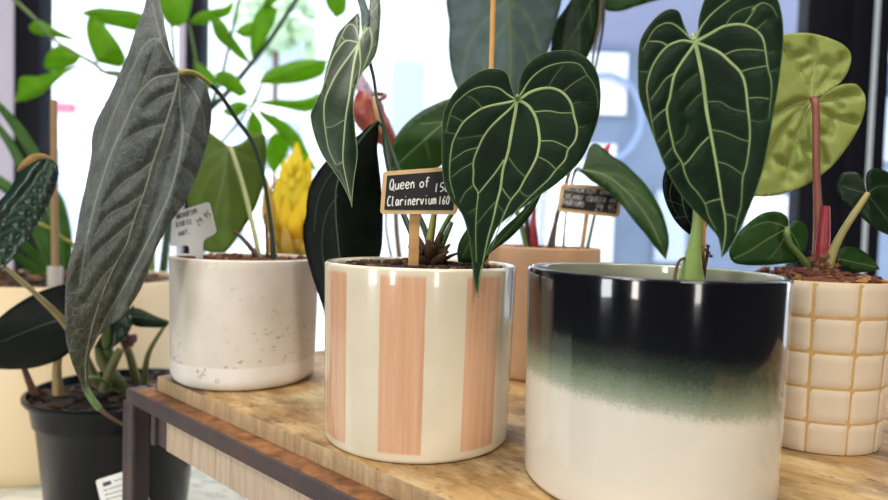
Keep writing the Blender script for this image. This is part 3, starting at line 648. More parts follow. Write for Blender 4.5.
# ------------------------------------------------------------------ green pot: large heart leaf
J = (695, 43)
midB = [J,(697,50),(700,64),(703,80),(705,97),(707,113),(710,129),(713,145),(716,162),(719,180),(722,201),(725,217),(725.6,231),(724,245),(721.6,255)]
mfB = midfold(midB, -.008, 55)
def YB(x, y): return .320+(257-y)/257*.022+mfB(x, y)+.0000005*max(0, abs(x-708)-20)**2*(1 if y < 150 else .4)
VB = [([J,(684,32),(673,24),(663,24),(654,30),(648,40),(643,50)],2.6,1.),
 ([J,(687,41),(680,41),(668,46),(658,57),(651,70),(647,86),(648,99),(650,111),(652,123),(655,140)],3.,.9),
 ([J,(692,48),(682,62),(675,74),(672,86),(670,98),(667,109),(669,125),(672,139),(675,151),(682,163),(685,173),(690,184),(697,192),(705,204),(709,217),(716,230)],3.4,1.),
 (midB,5.2,1.4),
 ([J,(700,44),(710,48),(720,53),(730,62),(740,72),(745,84),(747.6,106),(750,134),(747,163),(743,177),(742,191),(741,206),(738,217),(735,232)],3.8,1.),
 ([J,(699,40),(710,34),(724,26.5),(740,24.4),(752,28),(760,34),(764,42),(766,54),(768,68),(771,80),(771.5,92),(769,118)],4.,.7),
 ([J,(698,34),(702,26),(710,16),(720,7),(731,-1),(743,-8),(758,-8)],2.8,1.),([(752,10),(757,6),(763,3),(772,7),(777,16)],2.,.8),
 ([(726,25.5),(732,16),(744,9),(757,6)],1.3,1.),([(745,24),(752,14),(758,4)],1.8,1.5),([(757,29),(767,20)],1.3,.5),
 ([(725,55),(734,51),(748,49.5),(764,51)],1.8,1.4),([(740,72),(750,69),(767,66)],1.7,1.4),([(747,98.6),(758,97.6),(769,99)],1.6,1.2),
 ([(668,46),(660,42),(649,41.6)],2.2,1.6),([(675,73),(666,79),(658,90),(651,100)],1.9,1.),([(649,72),(638.6,71.6)],1.,.7),([(698,74),(688,81),(680,90)],.8,.5),([(704,92),(696,98),(686,110)],1.2,.5),
 ([(666,109),(659,114),(652,122)],1.7,1.),([(668,130),(658,142)],1.2,.7),([(672,148),(662,160)],1.1,.7),([(680,163),(668,173)],1.1,.7),([(709,137),(700,146),(690,159),(684,165)],2.,1.8),([(676,144),(684,137),(688,125)],.9,.5),
 ([(707,102),(720,102),(730,108),(740,111),(748,112)],1.2,.9),([(712,130),(726,133),(740,139),(750,142)],1.4,1.1),([(718,162),(728,165),(739,172),(744,176)],1.4,1.1),([(721,199),(712,201),(705,204)],1.7,1.4),([(724,214),(733,216),(738,220)],1.3,.9),([(766,54),(774,52)],.9,.4),([(769,72),(777,70)],.9,.4),([(748,120),(760,122),(768,120)],.9,.5)]
outB = [[J,(691,39),(685,27),(680,13),(674,9),(666,10),(656,17),(646,29),(640,41),(638,56),(637.6,76),(638.6,94),(642,106),(647,119),(652,133),(658,149),(665,167),(672,181),(681,195),(690,206),(700,217),(710,227.5),(717,236),(720,246),(721.5,258)],
        [(721.5,258),(728,251),(734,241),(741,227),(750,207),(757,189),(764,166),(770,136),(774,112),(778,90),(781,67),(783.6,40),(782.5,18),(778,0),(768,-16),(750,-28),(732,-30),(715,-20),(706,-4),(702,6),(698.5,20),(697.5,34),J]]
VB = [(a, b*.8, c*.8) for a, b, c in VB]
leaf(P_grn, 'leaf', outB, YB, [L_clar, V_clar], VB+rim(outB, -.4), sp=3.4, quilt=.0008, qw=5.5, vh=.0004, halo=3.8, label='very large dark heart leaf with bold pale veins')
stem(P_grn, [(695,41,.343,2.6),(694,36,.350,2.6),(699,60,.359,2.6),(699,120,.364,3),(698,190,.366,3.6),(697,225,.366,4.6),(694,250,.365,7),(692,266,.364,10),(690,282,.3635,15),(690,290,.363,16)], 3, flat('bright_green_stalk', (150, 176, 96), .45, .1, 300, .12, 60), n=20)
mid4 = [(690,170),(682,190),(686,215),(698,236)]
leaf(P_grn, 'leaf', [[(676,150),(667,165),(663,178),(663,192),(668,208),(676,222),(686,232),(699,240)],[(699,240),(708,222),(706,190),(696,165),(676,150)]], lin(680,200,.385,0,0), [L_deep, V_dark], [(mid4,1.6,.7),([(676,170),(670,195),(680,220)],.9,.5),([(668,200),(684,206)],.8,.5),([(675,218),(690,216)],.8,.5)], sp=5, quilt=.0006, qw=6, label='second dark leaf behind the petiole')
stem(P_grn, [(690,168,.387,1.6),(694,200,.385,1.8),(692,250,.375,2.4),(690,290,.369,3)], 2, G_dark)
stem(P_grn, [(690,259,.366,1.4),(682,259,.362,1.5),(677,266,.358,1.6),(674,282,.352,2)], 1.5, flat('brown_root', (112, 74, 52), .7, .3, 300, .2, 90), 'root')
stem(P_grn, [(702,288,.372,2.6),(704,270,.37,2.2),(707,256,.37,1.6),(708,247,.37,1)], 2, G_brown, 'root')
m = M()
for (x,y) in ((706,250),(709,253),(708,246),(711,256)): m.blob(W(x,y,.368), .0012, (1,1,.8), .4, 0, 6, 4)
m.build('root_tip', G_brown, P_grn)
cane('short orange bamboo cane beside the thick green stalk in the green glazed pot', 706, 150, .3745, 700, 292, .3745, 3.4)
# ------------------------------------------------------------------ tiled pot
J = (813, 100)
VC = [([J,(796,104),(776,115),(756,128)],2.4,1.),([J,(806,84),(796,66),(786,50)],1.6,.8),([J,(812,82),(815,62),(812,44)],1.6,.7),([J,(820,88),(832,72),(843,58)],1.6,.6),([J,(828,100),(844,96),(858,94)],1.6,.6),([J,(822,110),(838,118),(854,122)],1.6,.6),([J,(812,120),(818,145),(824,162)],1.8,.6),([J,(802,122),(794,150),(786,180)],1.8,.6),([J,(798,112),(778,140),(764,170)],1.6,.6),
 ([(800,75),(808,66),(816,62)],.9,.5),([(815,66),(826,62),(834,70)],.9,.5),([(826,80),(836,78)],.8,.4),([(834,98),(840,108)],.8,.5),([(832,115),(830,128)],.8,.4),([(816,135),(828,134)],.9,.4),([(797,140),(808,150),(820,150)],.9,.5),([(789,168),(800,170)],.8,.4),([(784,130),(794,140)],.9,.5),([(770,155),(786,166)],.9,.5),([(790,58),(800,56),(812,52)],.8,.4)]
outC = [[J,(824,94),(835,87),(845,77),(850.5,64),(850.5,53),(843,44.5),(833,39.5),(821,35.5),(808,33),(796,33),(782,35),(770,48),(756,70),(749,105),(747,140),(749,170),(752,196)],
        [(752,196),(766,196.5),(782,194),(805,185.5),(830,168),(846.6,148),(859.5,126),(865,109),(865,96),(858,85.5),(850,83.5),(840,85),(828,91),(820,97),J]]
leaf(P_til, 'leaf', outC, lambda x, y: .468+.0000012*((x-813)**2)*.7+(.00005*(100-y) if y < 100 else 0), [L_lime, V_lime], VC, sp=3.4, quilt=.0062, qw=5, vh=.0005, halo=4, label='pale green heart leaf seen from its underside')
stem(P_til, [(813,99,.464,3.4),(815,103,.459,3.6),(816,120,.457,3.4),(816,160,.456,3.4),(817.5,200,.456,3.8),(819,230,.456,5.4),(820,250,.455,7),(820,268,.455,7)], 4, G_red)
stem(P_til, [(826,206,.451,3.4),(825,216,.451,4.6),(823.5,232,.451,6),(822.5,246,.451,6.5),(821,262,.452,6)], 4, G_crim, 'sheath')
J = (788, 228)
leaf(P_til, 'leaf', [[J,(787,217),(778,211.5),(762,213.5),(745,226),(734,240),(729,252),(733,262),(745,265),(770,265),(795,262)],[(795,262),(804,252),(808,238),(806.5,226),(800,220.5),(794,221),J]], lambda x, y: .452+abs(x-780)*.0002, [L_mid, V_mid], [([J,(770,238),(748,252),(733,259)],1.2,.6),([J,(768,222),(750,228)],.9,.5),([J,(796,240),(800,252)],.9,.5),([J,(780,246),(768,260)],.9,.5)], sp=5, quilt=.0015, qw=7, label='dark green leaf low on the left of the red stalk')
stem(P_til, [(787.5,228,.449,2.6),(787,234,.446,3.4),(790,244,.446,3),(798,254,.448,3),(808,266,.452,4)], 3, G_stem)
J = (867, 194)
leaf(P_til, 'leaf', [[J,(863,180),(858,173),(850,171.5),(841,174),(836,182),(836.5,191),(842,201),(850,208),(858,214),(866,221.5),(876,229),(888,235),(902,239)],[(902,239),(910,226),(908,200),(898,180),(886,171),(875,168),(868,171),(866,180),J]], lambda x, y: .438+abs(x-868)*.00025, [L_dark, V_dark], [([J,(880,210),(900,236)],1.6,.7),([J,(854,190),(842,186)],1.,.5),([J,(880,186),(896,190)],1.,.5),([J,(862,206),(870,220)],1.,.5)], sp=5, quilt=.0014, qw=7, label='blue-green leaf on a pale slanting stalk')
stem(P_til, [(868,193,.436,2.4),(862,202,.436,3),(852,217,.438,3.2),(842,233,.442,3.4),(834,249,.446,4.2),(827,266,.45,6)], 3, flat('pale_slanting_stalk', (168, 160, 104), .5, .1, 300, .12, 60))
leaf(P_til, 'leaf', [[(834,262),(836.5,253),(845.6,246.5),(860,249),(873.6,260),(880,269)],[(880,269),(868,272),(852,271),(834,262)]], lin(850,260,.45,0,0), [L_mid, V_mid], [([(838,259),(876,267)],1.,.5)], sp=5, label='small low leaf lying on the soil')
m = M()
for _ in range(60):
    x, y = random.gauss(822, 7), random.uniform(254, 276); m.blob(W(x, y, random.uniform(.446,.458)), random.uniform(.0012,.0034), (1,1,1), .5, 0, 6, 4)
for _ in range(40):
    x, y = random.gauss(822, 8), random.uniform(256, 274); p = W(x, y, .447); m.tube([p, p+np.array([random.uniform(-.006,.006), -.002, random.uniform(-.003,.005)])], .0003, 4, 0, False, 1, False)
m.build('crown', flat('fibrous_crown', (120, 82, 56), .9, .6, 300, .35, 200), P_til)
# ------------------------------------------------------------------ concrete pot
J = (180, 73)
midE = [J,(175,96),(170,112),(162,138),(153,164),(145,192),(135,218),(127,244),(116,264),(102,296),(91,332),(85.5,364),(87,392)]
qE = spl(midE, 3.)
def YE(x, y):
    k = qE[((qE-np.array([x, y]))**2).sum(1).argmin()]; s = math.hypot(x-k[0], y-k[1])*(1 if x > k[0] else -1)
    b = .505-(y-73)*.00013
    return b+(min(s, 14)*.0006-min(max(0, s-14), 12)*.0004+max(0, s-26)*.0009 if s > 0 else -.0003*min(-s, 40)+.0011*max(0, -s-38))
VE = [(midE,3.4,1.),([J,(180,100),(182.5,132),(178,164),(169,196),(156,224),(142,252),(122,290),(104,322),(92,350)],2.,.8),([J,(170,75),(156,78),(146,86),(136,99),(124,125),(110,156),(99,189),(92,215),(86,245),(80,285)],2.2,.9),
 ([J,(164,47),(156,20),(152,2)],1.4,.8),([J,(170,58),(160,41),(151,40),(142,49),(133,67),(120,98),(108,128),(101,150)],1.6,.8),([J,(194,92),(203,112),(205,135)],1.4,.7),
 ([(155,160),(140,172),(122,184),(104,205)],1.3,.8),([(167,124),(150,128),(136,134),(124,141)],1.1,.6),([(144,194),(128,205),(108,216),(95,236)],1.1,.6),([(132,222),(116,236),(98,252),(86,270)],1.,.6),([(118,262),(104,276),(88,300)],1.,.5),([(183,132),(194,140),(202,152)],1.,.5),([(178,164),(188,172),(196,182)],1.,.5),([(170,196),(180,203)],.9,.5),([(158,40),(148,70),(138,96)],.9,.5),([(176,92),(160,98),(146,108)],1.,.5)]
outE = [[J,(173,59),(169,46),(163.5,18),(160,0),(157,-14),(151,-16),(147,-4),(142,14),(135,31),(127,56),(118,76),(107,100),(96,121),(91.6,138),(91,155),(86.5,180),(80,210),(74,245),(67.5,268),(65,300),(65.5,335),(71,360),(80,382),(88,396)],
        [(88,396),(88.5,378),(89,358),(96,340),(107,328),(121,318),(135,299),(145,280),(156,250),(169,225),(185,202),(199,170),(208,139),(211.5,119),(210.5,100),(206,85),(198,77.5),(189,74),J]]
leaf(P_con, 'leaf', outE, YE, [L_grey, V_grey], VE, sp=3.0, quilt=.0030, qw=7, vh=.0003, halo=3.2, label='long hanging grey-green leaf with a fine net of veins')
stem(P_con, [(180,73,.504,2.2),(184,72,.503,2.8),(191,72.5,.507,2.8),(201,77,.514,2.6),(211,85,.52,2.4)], 2.5, G_yel, 'petiole', label='yellow-green upper end of the leaf stalk')
stem(P_con, [(211,85,.52,2.4),(222,97,.528,2.2),(237,120,.54,2.1),(249,136,.55,2.1),(258,156,.556,2.1),(264,180,.562,2.1),(268.5,207,.566,2.1),(272,234,.568,2.3),(273.6,259,.57,3)], 2.2, G_dark)
J = (229.5, 147)
leaf(P_con, 'leaf', [[J,(219,139),(208,131.5),(198,134),(188,150),(184,175),(188,205),(196,232),(204,250)],[(204,250),(214,254),(226,252),(242,231),(256,207),(264,182),(266,152),(264,134),(253,134.5),(241,143.5),J]], lambda x, y: .655+abs(x-228)*.0004, [L_back, V_mid], [([J,(224,175),(216,210),(208,244)],1.6,.8),([J,(212,155),(198,170)],1.,.5),([J,(246,158),(260,164)],1.,.5),([J,(238,180),(246,205)],1.,.5),([J,(208,180),(196,205)],1.,.5)], sp=5, quilt=.001, qw=8, label='olive green leaf showing its underside')
stem(P_con, [(229.5,147,.651,2.4),(233,154,.645,2.4),(242,182,.635,2.3),(251,218,.62,2.4),(258,250,.605,2.6),(260,261,.6,3)], 2.4, G_pale)
stem(P_con, [(265,214,.60,1.1),(266.5,235,.60,1.3),(267,260,.60,1.6)], 1.3, G_maroon)
stem(P_con, [(235,232,.62,1.5),(244,240,.612,2.2),(254,252,.60,3),(260,262,.595,3)], 2, G_maroon, 'sheath')
# ------------------------------------------------------------------ plain peach pot
leaf(P_pch, 'leaf', [[(581,172),(586,158),(589,147),(596,143.5),(605,149),(613,156),(624,163),(633,171),(643,181),(652,193),(659,205),(664,217),(668,232),(669,244),(666,260)],[(666,260),(655,247),(645,234),(634,221),(624,208),(614,196.5),(604,188.5),(592,181.5),(581,172)]], lambda x, y: .612-(x-581)*.0003+abs((y-170)-(x-583)*.95)*.0004, [L_mid, V_mid], [([(583,170),(606,176),(630,195),(650,222),(665,255)],2.4,.8),([(600,173),(620,176),(640,190)],.8,.5),([(596,172),(612,184),(630,206)],.8,.5),([(622,187),(640,196),(656,212)],.8,.5)], sp=5, quilt=.0008, qw=7, halo=5, label='mid green leaf arching down to the right')
stem(P_pch, [(582,171,.613,2.4),(577,169,.62,2.2),(573,178,.625,1.4),(566,215,.63,1.1),(563,252,.63,1.6)], 1.6, flat('thin_grey_stalk', (110, 130, 130), .5, .1, 300, .12, 60))
leaf(P_pch, 'leaf', [[(505,-40),(470,-52),(450,-30),(446,0),(449,25),(448.5,46),(451,70),(458,90),(470,104),(488,118),(508,130)],[(508,130),(526,104),(540,74),(550,45),(557,20),(562,-6),(556,-36),(535,-52),(505,-40)]], lambda x, y: .625+(abs(x-508)*.0005), [L_blue, V_mid], [([(505,-38),(510,20),(511,70),(508,126)],2.6,1.),([(508,0),(486,20),(468,50),(462,85)],1.2,.6),([(510,20),(490,50),(480,90)],1.2,.6),([(509,0),(530,20),(540,50)],1.2,.6),([(511,30),(526,50),(530,80)],1.2,.6)], sp=6, quilt=.0018, qw=10, halo=5, label='big bluish green leaf hanging high behind the cane')
stem(P_pch, [(505,-38,.62,2.5),(505,-48,.634,2.5),(514,20,.64,2.4),(520,120,.636,2.3),(526,205,.632,2.3),(528,252,.63,3)], 2.4, G_maroon)
leaf(P_pch, 'leaf', [[(602,-22),(585,-18),(572,-2),(564,10),(556,22),(551,44),(549,66)],[(549,66),(566,74),(582,64),(592,48),(599,20),(602,-22)]], lambda x, y: .665+(abs(x-578)*.0004), [L_dark, V_dark], [([(600,-16),(582,20),(556,62)],1.8,.8),([(590,4),(592,26)],.9,.5),([(580,22),(578,50)],.9,.5)], sp=5, quilt=.0012, qw=8, label='dark green leaf high on the right')
stem(P_pch, [(602,-22,.664,2.2),(600,20,.67,2),(594,50,.67,1.3),(588,95,.668,1.2),(570,170,.65,1.8),(557,215,.64,2.2),(552,252,.635,3)], 2, flat('brownish_stalk', (84, 74, 48), .5, .1, 300, .15, 60))
leaf(P_pch, 'leaf', [[(597,-20),(600,4),(608,11),(622,11),(636,6.5),(655,1),(680,-6)],[(680,-6),(670,-24),(640,-34),(612,-30),(597,-20)]], lin(630,0,.70,0,0), [L_mid, V_mid], [([(600,-16),(640,-12),(676,-7)],1.6,.8)], sp=6, label='leaf edge at the top, right of the dark leaf')
stem(P_pch, [(599,-17,.698,2),(604,10,.69,1.4),(597,60,.69,1.3),(572,160,.66,1.6),(548,252,.64,2.6)], 1.6, G_dark)
leaf(P_pch, 'leaf', [[(388,172),(390,151),(397,135),(406,123.5),(420,112),(436,103.5),(450,98.5),(466,99)],[(466,99),(468,130),(458,150),(440,166.5),(420,176),(400,180),(388,172)]], lambda x, y: .60+(abs(y-140)*.0003), [L_mid, V_mid], [([(466,105),(430,135),(392,170)],1.8,.8),([(444,122),(420,124)],.9,.5),([(425,139),(430,160)],.9,.5),([(450,118),(455,140)],.9,.5)], sp=5, quilt=.001, qw=8, label='green leaf reaching left behind the chalkboard label')
stem(P_pch, [(466,104,.602,2.2),(476,112,.61,2.2),(498,160,.625,2.2),(518,215,.63,2.4),(528,252,.628,3)], 2.3, G_stem)
stem(P_pch, [(535,206,.62,.8),(533,222,.62,3),(534,240,.622,4.4),(535,254,.625,4.6)], 3, G_crim, 'sheath')
stem(P_pch, [(604,170,.655,1.2),(598,200,.65,1.3),(586,254,.645,2)], 1.4, G_stem, 'flower_stalk')
m = M(); m.tube([W(604,172,.655), W(603,160,.655), W(606,150,.655), W(610,144,.655)], [.0022,.0042,.0036,.0006], 10, 0, True, .5); m.build('flower', flat('pink_bloom', (226, 60, 112), .4), P_pch)
# ------------------------------------------------------------------ black nursery pot
mid = [(95,306),(70,316),(40,326),(5,340),(-20,350)]; V_faint = flat('faint_vein', (26, 42, 28), .45)
leaf(P_blk, 'leaf', [[(98,304),(86,291),(67,284.5),(53,287),(36,293),(17,304),(0,317),(-14,332),(-26,352)],[(-26,352),(-10,364),(0,369),(30,368.5),(55,361.5),(72,351),(84,342),(94,328),(98,304)]], lambda x, y: .617+.0000022*(y-326)**2*3, [L_deep, V_faint], [(mid,1.4,.6)], sp=5, vh=.0001, label='broad blackish leaf spreading left over the pot')
stem(P_blk, [(97,305,.618,3),(104,320,.63,4),(108,350,.655,5),(112,384,.685,7)], 4, G_stem)
qs = [(52,163),(44,190),(30,222),(8,262)]
bull = [(qs,2.4,1.)]
for k in range(9):
    t = k/8.6; c = spl(qs, 2.); i = int(t*(len(c)-1)); p = c[i]; g = 8+22*math.sin(t*2.6)
    bull.append(([tuple(p), (p[0]-g*.4, p[1]-3), (p[0]-g*.8, p[1]+3), (p[0]-g*1.15, p[1]+12)], .9, .4)); bull.append(([tuple(p), (p[0]+4, p[1]+5), (p[0]+9, p[1]+14)], .9, .4))
    bull.append(([(p[0]-g*.42, p[1]-3), (p[0]-g*.5, p[1]+11)], .5, .4))
outG = [[(58,165),(51,159.5),(42,158.5),(30,164),(18,174),(9,190),(0,200),(-14,214),(-22,236),(-18,262),(-8,274),(4,268)],[(4,268),(15,256),(30,236),(45,211),(54,192),(58.5,176),(58,165)]]
leaf(P_blk, 'leaf', outG, lambda x, y: .555+abs(x-44+(y-190)*.48)*.0005, [L_bull, V_dark], [(list(map(tuple, p)), a, b) for p, a, b in bull], sp=2.6, quilt=.0075, qw=5, halo=3, label='glossy quilted dark leaf at the left edge')
leaf(P_blk, 'leaf', [[(58,168),(52,158),(42,153.5),(30,155),(20,164),(16,172)],[(16,172),(26,168),(42,162),(58,168)]], lin(40,160,.563,0,.0003), [flat('golden_leaf_back', (150, 116, 56), .5, .1, 300, .2, 60), V_mid], [], sp=4, label='golden brown back of the curled leaf tip')
stem(P_blk, [(2,266,.556,2.),(10,271,.558,2.3),(22,282,.565,2.5),(38,296,.58,2.5),(70,330,.62,4),(98,384,.675,5)], 3, flat('golden_stalk', (148, 136, 88), .5, .1, 300, .15, 60))
leaf(P_blk, 'leaf', [[(122,314),(130,307.5),(142,309.5),(156,316),(169,321)],[(169,321),(166,327),(150,327.5),(134,325.5),(122,314)]], lambda x, y: .66+abs(y-318)*.0006, [L_dark, V_dark], [([(123,315),(145,318),(168,322)],1.,.5)], sp=4, label='small dark leaf pointing right towards the concrete pot')
leaf(P_blk, 'leaf', [[(134,305),(124,310),(112,320),(102,334),(94,348)],[(94,348),(108,350),(122,340),(132,326),(134,305)]], lambda x, y: .645+abs(x-116)*.0004, [L_bull, V_dark], [([(132,308),(116,328),(96,347)],1.2,.6),([(126,314),(114,318)],.7,.4),([(120,322),(106,328)],.7,.4),([(126,314),(128,326)],.7,.4),([(118,326),(118,338)],.7,.4)], sp=3.4, quilt=.003, qw=4, label='small quilted leaf half hidden behind the hanging grey leaf')
for pts, mt in (([(164,327,.665,1.6),(158,336,.668,2.),(150,350,.672,2.4),(146,364,.677,2.8),(144,388,.685,3.6)], G_olive), ([(124,322,.66,3),(122,336,.665,3.4),(130,356,.675,3.8),(138,388,.69,4.5)], G_olive),
    ([(98,348,.65,3),(102,362,.652,5),(112,374,.66,6),(122,388,.675,6)], G_olive), ([(60,352,.635,3),(57,368,.64,4),(58,394,.645,5)], flat('pale_stump', (156, 134, 92), .6, .2, 300, .15, 60)), ([(22,362,.66,2),(27,376,.665,3),(35,396,.668,4)], G_brown), ([(120,350,.65,4),(112,366,.652,5),(104,390,.655,6)], G_olive)):
    stem(P_blk, pts, 3, mt)
m = M()
for x, y in ((128,338),(131,342),(133,339),(126,344)): m.blob(W(x,y,.655), .004, (1,.8,1.3), .3, 0, 7, 5)
m.build('bud', G_maroon, P_blk)
stem(P_blk, [(110,384,.66,2.),(96,378,.62,2.2),(84,380,.585,2.4),(88,392,.577,3.),(94,402,.576,3.2),(100,409,.577,3.)], 2.6, G_stem, 'shoot')
stem(P_blk, [(100,409,.577,2.2),(106,414,.58,1.7),(118,422,.590,1.4),(133,429,.602,1.2)], 1.5, flat('brown_twig', (110, 82, 60), .7, .3, 300, .2, 90), 'twig', label='thin brown dry end of the shoot')
# ------------------------------------------------------------------ cream planter
for k, (pts, w) in enumerate([([(62,292,.93),(48,190,.93),(20,132,.92),(-14,92,.9)],7),([(60,292,.95),(38,215,.95),(14,150,.94),(-22,104,.93)],6),([(58,292,.93),(36,258,.91),(12,236,.89),(-20,222,.87)],6),([(56,292,.9),(30,266,.88),(8,252,.86),(-16,246,.84)],5),([(66,292,.96),(66,240,.98),(60,205,1.0),(54,188,1.02)],7),([(60,292,.97),(40,235,.99),(10,190,1.0),(-20,168,1.0)],8),([(66,292,.93),(44,240,.93),(22,205,.92),(-10,180,.9)],5)]):
    P = [W(*p) for p in pts]; m = M(); wr = w*.93/FPX
    m.tube(P, [wr*.8, wr, wr*.85, wr*.25], 10, 0, True, .28); m.build('leaf', leafmat('strap_leaf', (74, 112, 48), None, (54, 92, 38), .4, .25, (120, 170, 40), .2, 200), P_crm)
stem(P_crm, [(36,222,.84,1.4),(50,229,.85,1.6),(62,238,.87,1.6),(76,250,.89,1.6),(70,292,.93,2)], 1.5, G_yel)
m = M()
for _ in range(14): m.blob(W(random.uniform(54,70), random.uniform(276,294), .93), .008, (1,1,1), .3, 0, 7, 5)
m.build('stem_base', G_brown, P_crm)
ck = cane('brown wooden stick in the cream planter with a clear plastic sleeve at its foot', 54, 100, .822, 55, 294, .822, 3.2, flat('stick_wood', (150, 120, 84), .6, .2, 200, .15, 60))
m = M(); P = [W(55, y, .822) for y in (266, 278, 290)]; m.tube(P, 7*.82/FPX, 14, 0, False, 1, False)
m.build('sleeve', flat('clear_sleeve', (214, 212, 206), .25, 0, 100, .03, 40, Alpha=.6), ck)
# ------------------------------------------------------------------ yellow bromeliad behind the concrete pot
bxp, byp = W(290, 300, .93)[:2]
P_bro = thing('potted_bromeliad', 'yellow and orange feathery bromeliad bloom behind the concrete pot', 'potted plant', (bxp, byp, ZP))
m = M(); m.lathe([(.036, ZP), (.046, ZP), (.058, -.075), (.06, -.07), (.057, -.07), (.054, -.08), (.05, -.12)], bxp, byp, 48); m.build('pot', flat('brown_pot', (120, 84, 62), .5), P_bro)
m = M(); m.lathe([(.03, -.1), (.0535, -.083), (.02, -.08)], bxp, byp, 32); m.build('soil', m_soil[0], P_bro)
y_br = NT('yellow_bract'); s = y_br.n('SeparateXYZ', i0=y_br.co()).outputs
ym = y_br.ramp(y_br.mrange(s[2], .30, .40), [(.0, srgb(120, 110, 40)), (.14, srgb(196, 100, 36)), (.34, srgb(226, 150, 20)), (.55, srgb(244, 206, 24)), (1, srgb(236, 214, 30))])
ys = y_br.n('MixShader', i0=.35, i1=y_br.pbr(ym, .45), i2=y_br.n('BsdfTranslucent', Color=ym).outputs[0]).outputs[0]; m_yb = y_br.end(ys)
stem(P_bro, [(292,402,.93,6),(293,330,.93,5),(294,250,.93,5)], 5, G_stem, 'stalk')
def bract(x0, y0, x1, y1, w, Y0, Y1, mat=None, bow=0, name='bract'):
    a, b = W(x0, y0, Y0), W(x1, y1, Y1); c = (a+b)/2+np.array([bow, -.01, .0]); wr = w*Y0/FPX
    m = M(); m.tube([a, a*.7+c*.3, c, c*.4+b*.6, b], [wr*.4, wr*.85, wr, wr*.7, wr*.08], 10, 0, True, .22); m.build(name, mat or m_yb, P_bro)
for k in range(46):
    v = (k+.5)/46; a_ = k*2.4; yy = 168+v*74; hw = 4+15*math.sin(min(1, v*1.5)*PI/2)*(1 if v < .7 else 1-(v-.7)*1.2); s_, c_ = math.sin(a_), math.cos(a_)
    bract(296+hw*.35*s_, yy+14, 296+hw*s_*1.15, yy-12-6*(1-v), 3.4, .925-.016*c_, .925-.026*c_, None, .002*s_)
for (x0,y0,x1,y1,w,Y0,Y1,bow) in [(296,232,297,142,9,.93,.93,0),(296,236,309,156,8,.925,.92,.004),(294,236,284,160,8,.925,.92,-.004),(297,240,316,178,7,.92,.91,.006),(293,240,278,178,7,.92,.91,-.006),(296,244,302,166,7,.91,.9,0),(294,246,290,170,7,.91,.9,0),(298,246,314,200,7,.91,.9,.006),(292,248,277,204,6,.91,.9,-.004),(296,248,306,190,7,.9,.89,.003),(294,250,286,198,7,.9,.89,-.003),(296,252,297,205,7,.895,.885,0)]: bract(x0,y0,x1,y1,w,Y0,Y1,None,bow)
for (x0,y0,x1,y1,w,Y0,Y1,bow) in [(288,262,266,176,6,.92,.91,-.01),(290,262,272,196,5,.9,.88,-.008),(286,262,300,228,7,.9,.89,.004),(286,268,268,236,6,.9,.88,-.004),(296,266,312,232,6,.9,.89,.004),(294,268,284,226,6,.89,.88,0)]: bract(x0,y0,x1,y1,w,Y0,Y1,flat('ochre_leaf', (170, 136, 36), .5, .1, 200, .2, 60),bow,'leaf')
